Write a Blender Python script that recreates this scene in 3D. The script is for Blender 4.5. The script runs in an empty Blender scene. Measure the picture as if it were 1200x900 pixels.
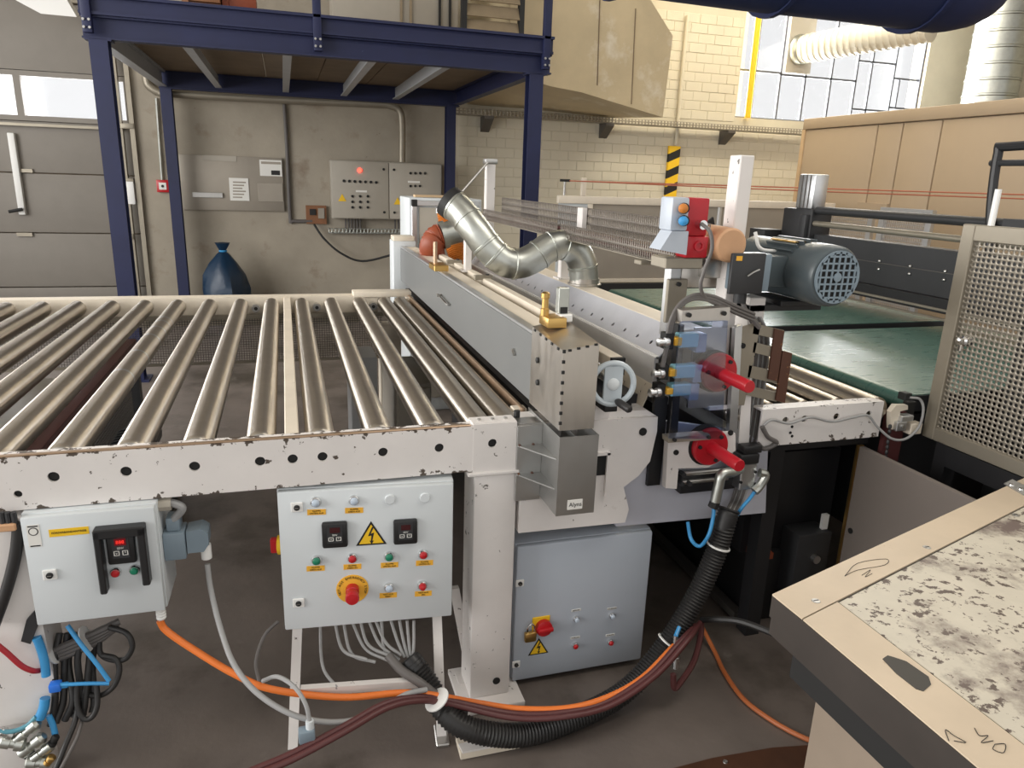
import bpy, bmesh, math, random
from mathutils import Vector, Matrix
random.seed(7)
S = bpy.context.scene
COL = S.collection
PI = math.pi

# ------------------------------------------------------------------ camera
CAM_H, FPX = 1.65, 850.0
YAW, PITCH, ROLL = math.radians(17.435), math.radians(15.85), math.radians(-1.997)
_f = Vector((math.sin(YAW)*math.cos(PITCH), math.cos(YAW)*math.cos(PITCH), -math.sin(PITCH)))
_r = Vector((math.cos(YAW), -math.sin(YAW), 0))
_d = _f.cross(_r)
RT = math.cos(ROLL)*_r + math.sin(ROLL)*_d
DN = -math.sin(ROLL)*_r + math.cos(ROLL)*_d
CP = Vector((0, 0, CAM_H))
cam = bpy.data.objects.new('camera', bpy.data.cameras.new('camera'))
COL.objects.link(cam)
cam.data.sensor_width = 36.0
cam.data.lens = FPX/1200.0*36.0
cam.data.clip_end = 100
m3 = Matrix((RT, -DN, -_f)).transposed()
cam.matrix_world = Matrix.Translation(CP) @ m3.to_4x4()
S.camera = cam

# ------------------------------------------------------------------ light
w = bpy.data.worlds.new('world'); S.world = w; w.use_nodes = True
w.node_tree.nodes['Background'].inputs[0].default_value = (1.0, 0.985, 0.96, 1)
w.node_tree.nodes['Background'].inputs[1].default_value = 0.82
def area(name, loc, sx, sy, power, rot=(0,0,0), col=(1,0.95,0.87)):
    l = bpy.data.lights.new(name, 'AREA'); l.shape = 'RECTANGLE'; l.size = sx; l.size_y = sy
    l.energy = power; l.color = col
    o = bpy.data.objects.new(name, l); o.location = loc; o.rotation_euler = rot; COL.objects.link(o); return o
area('overhead_fill', (3.6, 0.6, 5.0), 5.0, 1.6, 100)  # unseen overhead panels added to brighten surfaces that face up
area('overhead_fill', (5.0, 4.6, 5.0), 3.5, 1.6, 60)
area('overhead_fill', (5.5, 8.2, 5.0), 5.0, 0.8, 150, col=(1, 0.90, 0.70))
# daylight: unseen light added on the left and back left, big back window, door windows
area('unseen_left_light', (-5.4, 3.0, 2.55), 3.3, 8.0, 500, rot=(0, -PI/2, 0), col=(1, 0.98, 0.95))  # added out of view for the bright streaks on the rollers
area('window_daylight', (8.05, 10.35, 3.65), 3.3, 2.0, 430, rot=(-PI/2, 0, 0), col=(1, 0.99, 0.97))
area('unseen_back_left_light', (-6.9, 10.45, 1.6), 4.6, 3.1, 230, rot=(-PI/2, 0, 0), col=(1, 0.99, 0.97))  # unseen bright opening, added so the rollers reflect it from back left
area('door_daylight', (-2.9, 10.2, 2.35), 2.4, 0.42, 24, rot=(-PI/2, 0, 0), col=(1, 0.99, 0.97))
S.view_settings.view_transform = 'Standard'
S.view_settings.look = 'None'
S.view_settings.gamma = 1.0
S.view_settings.use_curve_mapping = False
S.view_settings.exposure = 0.28

# ------------------------------------------------------------------ helpers
def at(u, v, x=None, y=None, z=None):
    """point of the place seen at a photograph pixel, on the plane x=, y= or z="""
    d = RT*((u-600)/FPX) + DN*((v-450)/FPX) + _f
    if x is not None: t = x/d.x
    elif y is not None: t = y/d.y
    else: t = (z-CAM_H)/d.z
    return CP + d*t

def catmull(pts, k=6):
    P = [Vector(p) for p in pts]
    if len(P) < 3: return P
    P = [P[0]*2-P[1]] + P + [P[-1]*2-P[-2]]
    out = []
    for i in range(1, len(P)-2):
        a, b, c, d = P[i-1:i+3]
        for j in range(k):
            t = j/k
            out.append(0.5*((2*b)+(c-a)*t+(2*a-5*b+4*c-d)*t*t+(3*b-a-3*c+d)*t**3))
    out.append(P[-2]); return out

OFF = {}
class MB:
    def __init__(s): s.bm = bmesh.new()
    def box(s, x0, x1, y0, y1, z0, z1, bev=0.0, M=None):
        x0, x1 = min(x0, x1), max(x0, x1); y0, y1 = min(y0, y1), max(y0, y1); z0, z1 = min(z0, z1), max(z0, z1)
        mt = Matrix.Translation(((x0+x1)/2, (y0+y1)/2, (z0+z1)/2)) @ Matrix.Diagonal((x1-x0, y1-y0, z1-z0, 1))
        if M is not None: mt = M @ mt
        r = bmesh.ops.create_cube(s.bm, size=1, matrix=mt)
        if bev > 0:
            es = list({e for v in r['verts'] for e in v.link_edges})
            bmesh.ops.bevel(s.bm, geom=es, offset=min(bev, 0.45*min(x1-x0, y1-y0, z1-z0)), segments=1 if bev < .004 else 2, affect='EDGES', profile=.5)
        return s
    def ring(s, c, ax, r, n, ref=None):
        ax = Vector(ax).normalized()
        if ref is None: ref = Vector((0, 0, 1)) if abs(ax.z) < .9 else Vector((1, 0, 0))
        a = (ref - ax*ref.dot(ax)).normalized(); b = ax.cross(a)
        return [s.bm.verts.new(Vector(c)+a*(math.cos(2*PI*i/n)*r)+b*(math.sin(2*PI*i/n)*r)) for i in range(n)], a
    def bridge(s, A, B):
        n = len(A)
        for i in range(n): s.bm.faces.new((A[i], A[(i+1) % n], B[(i+1) % n], B[i]))
    def cyl(s, p, q, r, n=16, r2=None, caps=True):
        p, q = Vector(p), Vector(q); ax = q-p
        A, ref = s.ring(p, ax, r, n); B, _ = s.ring(q, ax, r if r2 is None else r2, n, ref)
        s.bridge(A, B)
        if caps: s.bm.faces.new(A[::-1]); s.bm.faces.new(B)
        return s
    def lathe(s, o, ax, prof, n=24, caps=True):
        o, ax = Vector(o), Vector(ax).normalized(); prev = None; ref = None; first = None
        for r, h in prof:
            R, ref = s.ring(o+ax*h, ax, max(r, 1e-4), n, ref)
            if prev: s.bridge(prev, R)
            else: first = R
            prev = R
        if caps: s.bm.faces.new(first[::-1]); s.bm.faces.new(prev)
        return s
    def tube(s, pts, r, n=8, k=6, smooth=True, rf=None):
        P = catmull(pts, k) if smooth else [Vector(p) for p in pts]
        prev = None; ref = None; first = None
        for i, p in enumerate(P):
            t = (P[min(i+1, len(P)-1)] - P[max(i-1, 0)])
            if t.length < 1e-9: continue
            rr = rf(i, len(P)) if rf else r
            if ref is not None and abs(ref.normalized().dot(t.normalized())) > .98: ref = None
            R, ref = s.ring(p, t, rr, n, ref)
            if prev: s.bridge(prev, R)
            else: first = R
            prev = R
        s.bm.faces.new(first[::-1]); s.bm.faces.new(prev); return s
    def prism(s, poly, axis, a, b):
        """poly in the plane across axis: x -> (y,z), y -> (x,z), z -> (x,y)"""
        f = {'x': lambda p, t: (t, p[0], p[1]), 'y': lambda p, t: (p[0], t, p[1]), 'z': lambda p, t: (p[0], p[1], t)}[axis]
        A = [s.bm.verts.new(f(p, a)) for p in poly]; B = [s.bm.verts.new(f(p, b)) for p in poly]
        s.bridge(A, B); s.bm.faces.new(A[::-1]); s.bm.faces.new(B); return s
    def poly(s, pts):
        s.bm.faces.new([s.bm.verts.new(p) for p in pts]); return s
    def hull2(s, A, B):
        A = [s.bm.verts.new(p) for p in A]; B = [s.bm.verts.new(p) for p in B]
        s.bridge(A, B); s.bm.faces.new(A[::-1]); s.bm.faces.new(B); return s
    def holed(s, f, a0, a1, b0, b1, holes, th=0.006, n=16):
        """plate in (a,b) with round holes (a,b,r), one per cell along a; f(a,b,c)->xyz, c the depth"""
        holes = sorted(holes); cuts = [a0]+[(holes[i][0]+holes[i+1][0])/2 for i in range(len(holes)-1)]+[a1]
        for (ha, hb, hr), c0, c1 in zip(holes, cuts[:-1], cuts[1:]):
            ang = {2*PI*i/n for i in range(n)}
            for ca in (c0, c1):
                for cb in (b0, b1): ang.add(math.atan2(cb-hb, ca-ha) % (2*PI))
            ang = sorted(ang); out = []; inn = []
            for t in ang:
                c, sn = math.cos(t), math.sin(t)
                k = min(((c1-ha)/c if c > 1e-9 else (c0-ha)/c if c < -1e-9 else 1e9), ((b1-hb)/sn if sn > 1e-9 else (b0-hb)/sn if sn < -1e-9 else 1e9))
                out.append((ha+c*k, hb+sn*k)); inn.append((ha+c*hr, hb+sn*hr))
            L = [[s.bm.verts.new(f(p[0], p[1], cc)) for p in lst] for lst, cc in ((out, 0), (inn, 0), (inn, th), (out, th))]
            for i in range(3): s.bridge(L[i], L[i+1])
        for (p, q) in (((a0, b0), (a1, b0)), ((a1, b0), (a1, b1)), ((a1, b1), (a0, b1)), ((a0, b1), (a0, b0))):
            s.poly([f(p[0], p[1], 0), f(q[0], q[1], 0), f(q[0], q[1], th), f(p[0], p[1], th)])
        return s
    def perf(s, f, a0, a1, b0, b1, na, nb, fr=0.33, n=8, fb=None):
        """perforated sheet: na x nb cells, each with an n-sided hole"""
        da, db = (a1-a0)/na, (b1-b0)/nb; fb = fb or fr
        V = {}
        def vert(i, j):
            if (i, j) not in V: V[(i, j)] = s.bm.verts.new(f(a0+i*da/2, b0+j*db/2))
            return V[(i, j)]
        for i in range(na):
            for j in range(nb):
                o = [vert(2*i+q[0], 2*j+q[1]) for q in ((2, 1), (2, 2), (1, 2), (0, 2), (0, 1), (0, 0), (1, 0), (2, 0))]
                ca, cb = a0+(i+.5)*da, b0+(j+.5)*db; R = []
                for k in range(8):
                    t = k*PI/4
                    cx, sx = math.cos(t), math.sin(t)
                    if n == 4: g = max(abs(cx), abs(sx)); cx /= g; sx /= g
                    R.append(s.bm.verts.new(f(ca+cx*fr*da, cb+sx*fb*db)))
                s.bridge(o, R)
        return s
    def build(s, name, m, parent=None, local=False, sharp=35, solid=0):
        me = bpy.data.meshes.new(name)
        if parent is not None and not local:
            bmesh.ops.translate(s.bm, vec=-OFF[parent], verts=s.bm.verts)
        bmesh.ops.recalc_face_normals(s.bm, faces=s.bm.faces)
        s.bm.to_mesh(me); s.bm.free()
        for p in me.polygons: p.use_smooth = True
        me.set_sharp_from_angle(angle=math.radians(sharp))
        me.materials.append(m)
        o = bpy.data.objects.new(name, me); COL.objects.link(o)
        if parent is not None: o.parent = parent; OFF[o] = OFF[parent]
        else: OFF[o] = Vector((0, 0, 0))
        if solid:
            md = o.modifiers.new('thickness', 'SOLIDIFY'); md.thickness = solid; md.offset = 0
        return o

def tag(o, label=None, cat=None, group=None, kind=None):
    if label: o['label'] = label
    if cat: o['category'] = cat
    if group: o['group'] = group
    if kind: o['kind'] = kind
    return o
def thing(name, label, cat, loc=(0, 0, 0), rz=0.0, group=None):
    o = bpy.data.objects.new(name, None); o.empty_display_size = .1; COL.objects.link(o)
    o.location = loc; o.rotation_euler = (0, 0, rz); OFF[o] = Vector(loc)
    return tag(o, label, cat, group)
def struct(o, label, cat): return tag(o, label, cat, kind='structure')
def part_copy(o, dx, dy, dz, parent):
    c = o.copy(); COL.objects.link(c); c.parent = parent; OFF[c] = OFF[parent]
    c.location = Vector(o.location)+Vector((dx, dy, dz)); return c
def text(body, size, loc, m, parent=None, rot=(PI/2, 0, 0), name='lettering', align='CENTER'):
    cu = bpy.data.curves.new(name, 'FONT'); cu.body = body; cu.size = size; cu.extrude = 0.0003
    cu.align_x = align; cu.align_y = 'CENTER'; cu.materials.append(m); cu.resolution_u = 3
    tmp = bpy.data.objects.new(name, cu); me = bpy.data.meshes.new_from_object(tmp); me.name = name
    bpy.data.objects.remove(tmp); bpy.data.curves.remove(cu)
    o = bpy.data.objects.new(name, me); COL.objects.link(o); o.location = loc; o.rotation_euler = rot
    if parent is not None: o.parent = parent; OFF[o] = OFF[parent]
    return o

# ------------------------------------------------------------------ materials
def mat(name, col, rough=.5, metal=0.0, wear=None, var=0.0, vscale=6.0, bump=0.0, bscale=60.0, spec=.5, stretch=(1, 1, 1), alpha=1.0, emit=0, wear2=None, rvar=0.0, coat=0, edge=None):
    m = bpy.data.materials.new(name); m.use_nodes = True
    nt = m.node_tree; N = nt.nodes; L = nt.links; b = N['Principled BSDF']
    c = (*col, 1)
    b.inputs['Base Color'].default_value = c; b.inputs['Roughness'].default_value = rough
    b.inputs['Metallic'].default_value = metal; b.inputs['Specular IOR Level'].default_value = spec
    b.inputs['Coat Weight'].default_value = coat
    if emit: b.inputs['Emission Color'].default_value = c; b.inputs['Emission Strength'].default_value = emit
    if alpha < 1: b.inputs['Alpha'].default_value = alpha
    if not (wear or var or bump or wear2 or rvar): return m
    tc = N.new('ShaderNodeTexCoord'); mp = N.new('ShaderNodeMapping'); mp.inputs['Scale'].default_value = stretch
    L.new(tc.outputs['Object'], mp.inputs['Vector'])
    def noise(sc, det=5, ro=.6):
        n = N.new('ShaderNodeTexNoise'); n.inputs['Scale'].default_value = sc; n.inputs['Detail'].default_value = det
        n.inputs['Roughness'].default_value = ro; L.new(mp.outputs[0], n.inputs['Vector']); return n
    cur = None
    def mix(fac, a, bc):
        x = N.new('ShaderNodeMix'); x.data_type = 'RGBA'
        L.new(fac, x.inputs['Factor'])
        if a is None: x.inputs[6].default_value = c
        else: L.new(a, x.inputs[6])
        x.inputs[7].default_value = (*bc, 1); return x.outputs[2]
    def ramp(src, lo, hi):
        r = N.new('ShaderNodeMapRange'); r.inputs['From Min'].default_value = lo; r.inputs['From Max'].default_value = hi
        L.new(src, r.inputs['Value']); return r.outputs[0]
    if var:
        n = noise(vscale); cur = mix(ramp(n.outputs[0], .3, .8), cur, tuple(max(0, x*(1-var)) for x in col))
    for k, wr in enumerate((wear, wear2)):
        if wr:
            n = noise(wr[1], 8, .65); src = n.outputs[0]
            if edge and k == 0:
                sx = N.new('ShaderNodeSeparateXYZ'); L.new(tc.outputs['Object'], sx.inputs[0])
                d1 = N.new('ShaderNodeMath'); d1.operation = 'SUBTRACT'; L.new(sx.outputs[2], d1.inputs[0]); d1.inputs[1].default_value = edge[0]
                d2 = N.new('ShaderNodeMath'); d2.operation = 'ABSOLUTE'; L.new(d1.outputs[0], d2.inputs[0])
                d3 = N.new('ShaderNodeMapRange'); L.new(d2.outputs[0], d3.inputs['Value']); d3.inputs['From Min'].default_value = edge[1]*.72; d3.inputs['From Max'].default_value = edge[1]; d3.inputs['To Max'].default_value = edge[2]
                d4 = N.new('ShaderNodeMath'); d4.operation = 'ADD'; L.new(src, d4.inputs[0]); L.new(d3.outputs[0], d4.inputs[1]); src = d4.outputs[0]
            cur = mix(ramp(src, wr[2], wr[2]+(wr[3] if len(wr) > 3 else .02)), cur, wr[0])
    if cur is not None: L.new(cur, b.inputs['Base Color'])
    if rvar:
        n = noise(vscale*1.7); r = N.new('ShaderNodeMapRange'); r.inputs['To Min'].default_value = max(.03, rough-rvar); r.inputs['To Max'].default_value = min(1, rough+rvar)
        L.new(n.outputs[0], r.inputs['Value']); L.new(r.outputs[0], b.inputs['Roughness'])
    if bump:
        n = noise(bscale); bp = N.new('ShaderNodeBump'); bp.inputs['Strength'].default_value = bump; bp.inputs['Distance'].default_value = .01
        L.new(n.outputs[0], bp.inputs['Height']); L.new(bp.outputs[0], b.inputs['Normal'])
    return m

M = {}
ANR = 0.25
M['white'] = mat('chipped_white_paint', (.78, .745, .72), .45, wear=((.09, .075, .06), 26, .645), var=.12, vscale=5, wear2=((.42, .36, .30), 9, .66, .10))
M['rail'] = mat('edge_chipped_white_paint', (.78, .745, .72), .45, wear=((.085, .065, .05), 34, .65), var=.12, vscale=5, wear2=((.42, .34, .30), 7, .66, .10), edge=(.8875, .07, .13))
M['cream'] = mat('cream_paint', (.78, .70, .58), .5, var=.15, vscale=8, wear=((.3, .22, .15), 30, .68))
M['box'] = mat('light_grey_enclosure_paint', (.66, .70, .72), .42, var=.05, vscale=4, wear=((.35, .35, .35), 40, .73))
M['boxside'] = M['box']
M['cab'] = mat('blue_grey_cabinet_paint', (.48, .53, .60), .38, var=.08, vscale=3, wear=((.3, .3, .32), 40, .74))
M['lilac'] = mat('grey_machine_paint', (.56, .57, .64), .5, var=.1, vscale=5, wear=((.2, .2, .22), 18, .70, .08))
M['cover'] = mat('grey_cover_paint', (.165, .17, .17), .42, var=.08, vscale=3)
M['roller'] = mat('turned_roller_steel', (.57, .52, .455), .32, 1.0, var=.14, vscale=3, stretch=(.3, 4, .3))
_n = M['roller'].node_tree; _t = _n.nodes.new('ShaderNodeTangent'); _t.direction_type = 'RADIAL'; _t.axis = 'Y'
_n.links.new(_t.outputs[0], _n.nodes['Principled BSDF'].inputs['Tangent']); _n.nodes['Principled BSDF'].inputs['Anisotropic'].default_value = .9; _n.nodes['Principled BSDF'].inputs['Anisotropic Rotation'].default_value = ANR
M['steel'] = mat('bare_steel', (.55, .54, .52), .33, 1.0, var=.15, vscale=9, rvar=.1)
M['stain'] = mat('brushed_stainless', (.60, .57, .53), .36, 1.0, var=.14, vscale=14, stretch=(1, 1, .25), rvar=.12)
M['stain2'] = mat('satin_stainless', (.50, .50, .49), .42, 1.0, var=.12, vscale=6, rvar=.1)
M['galv'] = mat('galvanised_sheet', (.58, .60, .56), .38, 1.0, var=.22, vscale=14, rvar=.12)
M['alu'] = mat('aluminium', (.68, .69, .70), .38, 1.0, var=.1, vscale=8, rvar=.1)
M['suction'] = mat('blued_aluminium_sheet', (.66, .67, .72), .36, .35, var=.15, vscale=7, rvar=.1)
M['wheel'] = mat('grey_blue_wheel_paint', (.50, .56, .60), .4)
M['seg'] = mat('dim_red_digits', (.8, .03, .02), .4, emit=.8)
M['patch'] = mat('dark_taupe_patch', (.045, .04, .032), .6)
M['brass'] = mat('brass', (.62, .40, .14), .35, 1.0)
M['chrome'] = mat('chrome', (.75, .75, .75), .15, 1.0)
M['blue'] = mat('navy_steel_paint', (.012, .017, .068), .55, var=.3, vscale=4, wear=((.10, .11, .2), 30, .70))
M['joist'] = mat('grey_joist_paint', (.42, .43, .44), .45, var=.1)
M['deck'] = mat('chipboard_deck', (.27, .20, .13), .8, var=.3, vscale=3, bump=.1)
M['black'] = mat('black_plastic', (.015, .015, .016), .4)
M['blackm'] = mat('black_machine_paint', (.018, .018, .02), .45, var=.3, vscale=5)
M['charcoal'] = mat('charcoal_machine_paint', (.032, .033, .036), .5, var=.25, vscale=4)
M['rubber'] = mat('black_rubber', (.022, .021, .021), .5)
M['greycab'] = mat('grey_cable_sheath', (.34, .34, .34), .5)
M['darkcab'] = mat('dark_grey_cable_sheath', (.12, .11, .105), .5)
M['orange'] = mat('orange_cable_sheath', (.78, .19, .03), .45)
M['orange2'] = mat('dirty_orange_cable_sheath', (.45, .13, .04), .5)
M['maroon'] = mat('maroon_cable_sheath', (.10, .03, .03), .45)
M['redcab'] = mat('red_hose', (.40, .02, .03), .4)
M['bluehose'] = mat('blue_air_hose', (.05, .30, .62), .35)
M['teal'] = mat('pale_teal_plastic', (.30, .60, .66), .4)
M['red'] = mat('red_plastic', (.48, .012, .018), .35)
M['redp'] = mat('red_gloss_paint', (.45, .010, .02), .32, var=.1)
M['green'] = mat('green_plastic', (.01, .20, .11), .35)
M['yellow'] = mat('signal_yellow', (.88, .55, .02), .5)
M['amber'] = mat('amber_label', (.86, .45, .04), .55)
M['ink'] = mat('black_print', (.012, .012, .012), .6)
M['whitep'] = mat('white_plastic', (.82, .82, .80), .45)
M['lens'] = mat('pale_blue_lens', (.50, .58, .68), .25)
M['paper'] = mat('white_paper', (.78, .77, .73), .7)
M['wallp'] = mat('stained_cream_plaster', (.40, .355, .285), .85, var=.28, vscale=1.6, bump=.25, bscale=18, wear=((.25, .20, .15), 2.3, .57, .16), wear2=((.18, .145, .11), 11, .68, .05))
M['brick'] = mat('cream_painted_brick', (.66, .61, .49), .75, var=.10, vscale=3, bump=.25, bscale=40)
M['brickb'] = mat('cream_painted_mortar', (.62, .57, .45), .8, var=.12, vscale=3)
M['floor'] = mat('stained_concrete', (.165, .138, .122), .42, var=.45, vscale=2.2, bump=.12, bscale=25, wear=((.050, .040, .029), 1.1, .50, .16), wear2=((.21, .185, .165), 5, .64, .12), rvar=.18)
M['ceil'] = mat('grey_ceiling', (.40, .37, .32), .9)
M['door'] = mat('door_panel_paint', (.25, .228, .20), .6, var=.10, vscale=5)
M['wframe'] = mat('grey_window_bar', (.10, .105, .12), .5)
M['hood'] = mat('ochre_hood_sheet', (.66, .54, .34), .55, var=.22, vscale=2.0, wear=((.80, .74, .62), 1.4, .58, .15))
M['ench'] = mat('beige_booth_panel', (.43, .33, .225), .55, var=.08, vscale=1.5)
M['spiral'] = mat('pale_spiral_duct', (.70, .68, .60), .45, .3)
M['tarp'] = mat('dark_blue_fabric', (.010, .018, .075), .7, bump=.2, bscale=8)
M['bag'] = mat('blue_plastic_sack', (.006, .028, .065), .4, bump=.5, bscale=10)
M['belt'] = mat('green_conveyor_belt', (.06, .14, .115), .29, var=.18, vscale=9, stretch=(.4, 4, 1), rvar=.08)
M['tan'] = mat('tan_rubber_roller', (.62, .36, .20), .55, var=.1, vscale=20)
M['motor'] = mat('blue_grey_motor_paint', (.08, .10, .11), .35, var=.08)
M['motorl'] = mat('light_blue_grey_paint', (.21, .27, .32), .4)
M['gbox'] = mat('grey_wall_cabinet_paint', (.42, .385, .325), .5, var=.08)
M['gplate'] = mat('dull_grey_plate', (.38, .34, .285), .5, .3, var=.15, vscale=3)
M['hosered'] = mat('rust_red_flexible_hose', (.26, .055, .02), .5)
M['hoseor'] = mat('amber_flexible_hose', (.55, .19, .03), .45)
M['brown'] = mat('brown_strip', (.09, .035, .02), .5, wear=((.35, .16, .05), 45, .60, .05))
M['wood'] = mat('plywood', (.62, .44, .26), .6, var=.2, vscale=4, stretch=(1, 6, 1))
M['crate'] = mat('brown_crate_board', (.25, .11, .05), .7, var=.2)
M['shut'] = mat('brown_louvre_slat', (.33, .26, .17), .6, var=.2)
M['tabletop'] = mat('worn_steel_top', (.60, .55, .45), .5, .0, wear=((.10, .07, .055), 44, .57, .03), wear2=((.15, .11, .095), 4.6, .53, .12), var=.15, vscale=12, bump=.08)
M['tableedge'] = mat('pale_worn_edge', (.60, .49, .36), .5, var=.14, vscale=6, wear=((.4, .30, .2), 11, .68, .05))
M['tableside'] = mat('dark_brown_side', (.04, .032, .027), .55, var=.3, vscale=8)
M['tablebody'] = mat('taupe_pedestal', (.27, .215, .165), .6, var=.15)
M['panelg'] = mat('taupe_door_panel', (.21, .18, .16), .5, var=.06)
M['perf'] = mat('perforated_steel', (.36, .325, .27), .45, .6, var=.15, vscale=8)
M['traym'] = mat('dull_tray_steel', (.20, .175, .15), .45, .55, var=.3, vscale=12)
M['frame'] = mat('dull_steel_frame', (.33, .295, .235), .45, .5, var=.15, vscale=6)
M['mesh'] = mat('dark_wire', (.13, .12, .11), .5, .6)
M['ropes'] = mat('red_brown_rope', (.42, .13, .07), .7)
M['copper'] = mat('copper_coloured_strip', (.50, .36, .25), .4, .8, var=.2, vscale=14)
M['led'] = mat('red_signal_lamp', (1, .05, .03), .4, emit=4)
M['disp'] = mat('red_display', (.16, .004, .008), .2, emit=.25)
M['disp0'] = mat('unlit_display', (.05, .008, .01), .2)
M['hole'] = mat('hole_shade', (.01, .01, .01), .8)  # flat black standing in for the shade inside holes and openings
def glass(name, col, tr, rough=.05):
    m = bpy.data.materials.new(name); m.use_nodes = True; nt = m.node_tree; N = nt.nodes
    N.remove(N['Principled BSDF']); t = N.new('ShaderNodeBsdfTransparent'); t.inputs[0].default_value = (*col, 1)
    g = N.new('ShaderNodeBsdfGlossy'); g.inputs['Roughness'].default_value = rough; x = N.new('ShaderNodeMixShader'); x.inputs[0].default_value = 1-tr
    nt.links.new(t.outputs[0], x.inputs[1]); nt.links.new(g.outputs[0], x.inputs[2]); nt.links.new(x.outputs[0], N['Material Output'].inputs[0]); return m
M['glass'] = glass('window_glass', (.97, .98, 1), .95)
M['acryl'] = glass('bluish_acrylic', (.74, .80, .93), .88, .08)
M['sleeve'] = glass('clear_plastic_cover', (.8, .82, .82), .75, .1)

# ================================================================== SETTING
W = 9.9
def bx(name, m, parent, *a, bev=0.0, local=False): return MB().box(*a, bev=bev).build(name, m, parent, local)

struct(MB().box(-9, 14, -5, 11, -.1, 0).build('floor', M['floor']), 'stained dark concrete hall floor', 'floor')
struct(MB().box(-9, 14, -3, 10.4, 5.3, 5.4).build('ceiling', M['ceil']), 'plain grey hall ceiling', 'ceiling')
wx0, wx1, wz0, wz1 = 6.40, 9.74, 2.62, 4.7
mb = MB()
mb.box(2.2, wx0, W, W+.3, 0, 5.3); mb.box(wx1, 13.7, W, W+.3, 0, 5.3); mb.box(wx0, wx1, W, W+.3, 0, wz0); mb.box(wx0, wx1, W, W+.3, wz1, 5.3)
wall = struct(mb.build('wall_back', M['brickb']), 'cream painted brick wall below and beside the big window', 'wall')
mb = MB(); mb.box(-1.60, 2.2, W-.005, W+.3, 0, 5.3); mb.box(-9, -1.6, W, W+.3, 3.35, 5.3); mb.box(-4.5, -4.1, W-.1, W+.3, 0, 3.35); mb.box(-1.62, -1.30, W-.10, W, 0, 3.4)
struct(mb.build('wall_plaster', M['wallp']), 'stained cream plaster wall behind the mezzanine', 'wall')
struct(MB().box(12.5, 12.8, -3, 10.2, 0, 5.3).build('wall_right', M['brickb']), 'cream wall closing the hall on the right', 'wall')
# bricks of the painted wall
bl, bh = .262, .126
cells = []
for (xa, xb, za, zb) in ((2.24, 7.7, .90, 2.42), (4.36, 6.38, 2.55, 3.95)):
    r = 0; z = za
    while z+bh <= zb+.02:
        x = xa - (bl/2 if r % 2 else 0)
        while x < xb:
            cells.append((max(x, xa), min(x+bl, xb), z, z+bh)); x += bl
        z += bh; r += 1
cells = [c for c in cells if c[1]-c[0] > .05]
cells.sort(key=lambda c: (c[0]-4.2)**2*.3+(c[2]-2.0)**2)
base = None; rest = MB()
for i, (xa, xb, za, zb) in enumerate(cells):
    j = random.uniform(.008, .013)
    if i < 300:
        wd = round(xb-xa, 3)
        if base is None or wd != base[0]:
            o = MB().box(-wd/2+.0035, wd/2-.0035, -.006, .01, -bh/2+.0035, bh/2-.0035, bev=.003).build('brick', M['brick'], wall, True)
            if wd == bl: base = (wd, o)
        else:
            o = base[1].copy(); COL.objects.link(o)
        o.location = ((xa+xb)/2, W+random.uniform(-.003, .002), (za+zb)/2); o.rotation_euler = (random.uniform(-.01, .01), 0, random.uniform(-.006, .006))
    else: rest.box(xa+.0035, xb-.0035, W-j*.6, W+.01, za+.0035, zb-.0035, bev=.003)
tag(rest.build('brick_courses', M['brick'], wall), kind='stuff')

# garage door on the left
dr = thing('door_1', 'sectional garage door with a strip of bright windows on the left', 'door', (-3.4, W+.05, 0)); dr['kind'] = 'structure'
for z0, z1 in ((.02, .20), (.20, .84), (.84, 1.52), (1.52, 2.09), (2.62, 3.34)):
    MB().box(-4.1, -1.62, W+.05, W+.12, z0+.006, z1-.006, bev=.006).build('door_panel', M['door'], dr)
mb = MB(); mb.box(-4.1, -1.60, W+.121, W+.14, 0, 2.13); mb.box(-4.1, -1.60, W+.121, W+.14, 2.58, 3.4); mb.build('door_light_block', M['deck'], dr)  # added hidden backing that blocks light leaking through the panel seams
mb = MB(); mb.box(-4.1, -1.62, W+.04, W+.12, 2.09, 2.145); mb.box(-4.1, -1.62, W+.04, W+.12, 2.565, 2.62)
for x in (-4.06, -2.79, -1.68): mb.box(x-.035, x+.035, W+.045, W+.115, 2.145, 2.565)
mb.build('window_frame', M['door'], dr)
for x0, x1 in ((-4.06, -2.79), (-2.79, -1.68)):
    MB().box(x0+.03, x1-.03, W+.075, W+.085, 2.14, 2.57).build('window_pane', M['glass'], dr)
MB().box(-4.1, -1.75, W-.02, W+.03, 2.03, 2.06).build('seam_rail', M['frame'], dr)
x = at(28, 250, y=W).x
mb = MB(); mb.box(x-.05, x+.02, W-.02, W+.05, 1.05, 1.95, bev=.01); mb.build('lock_bar', M['whitep'], dr)
p = at(28, 245, y=W); MB().tube([(p.x, p.y-.04, p.z), (p.x-.05, p.y-.05, p.z-.01), (p.x-.14, p.y-.05, p.z-.03)], .018, 8).build('handle', M['ink'], dr)
for v in (200, 275):
    p = at(28, v, y=W); MB().box(p.x-.08, p.x+.08, W+.02, W+.05, p.z-.02, p.z+.02).build('hinge', M['frame'], dr)
mb = MB(); mb.box(-1.80, -1.74, W-.14, W-.06, 0, 3.3); mb.box(-1.66, -1.61, W-.16, W-.10, 0, 3.3); mb.build('door_track', M['frame'], dr)
for v in (148, 212, 277):
    p = at(152, v, y=W-.12); MB().box(p.x-.09, p.x+.05, W-.17, W-.1, p.z-.03, p.z+.03, bev=.005).build('track_bracket', M['frame'], dr)
p = at(154, 225, y=W-.15); tag(bx('door_switch', M['whitep'], None, p.x-.04, p.x+.04, W-.2, W-.11, p.z-.14, p.z+.12, bev=.01), 'small white and red switch beside the garage door track', 'switch')
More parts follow.
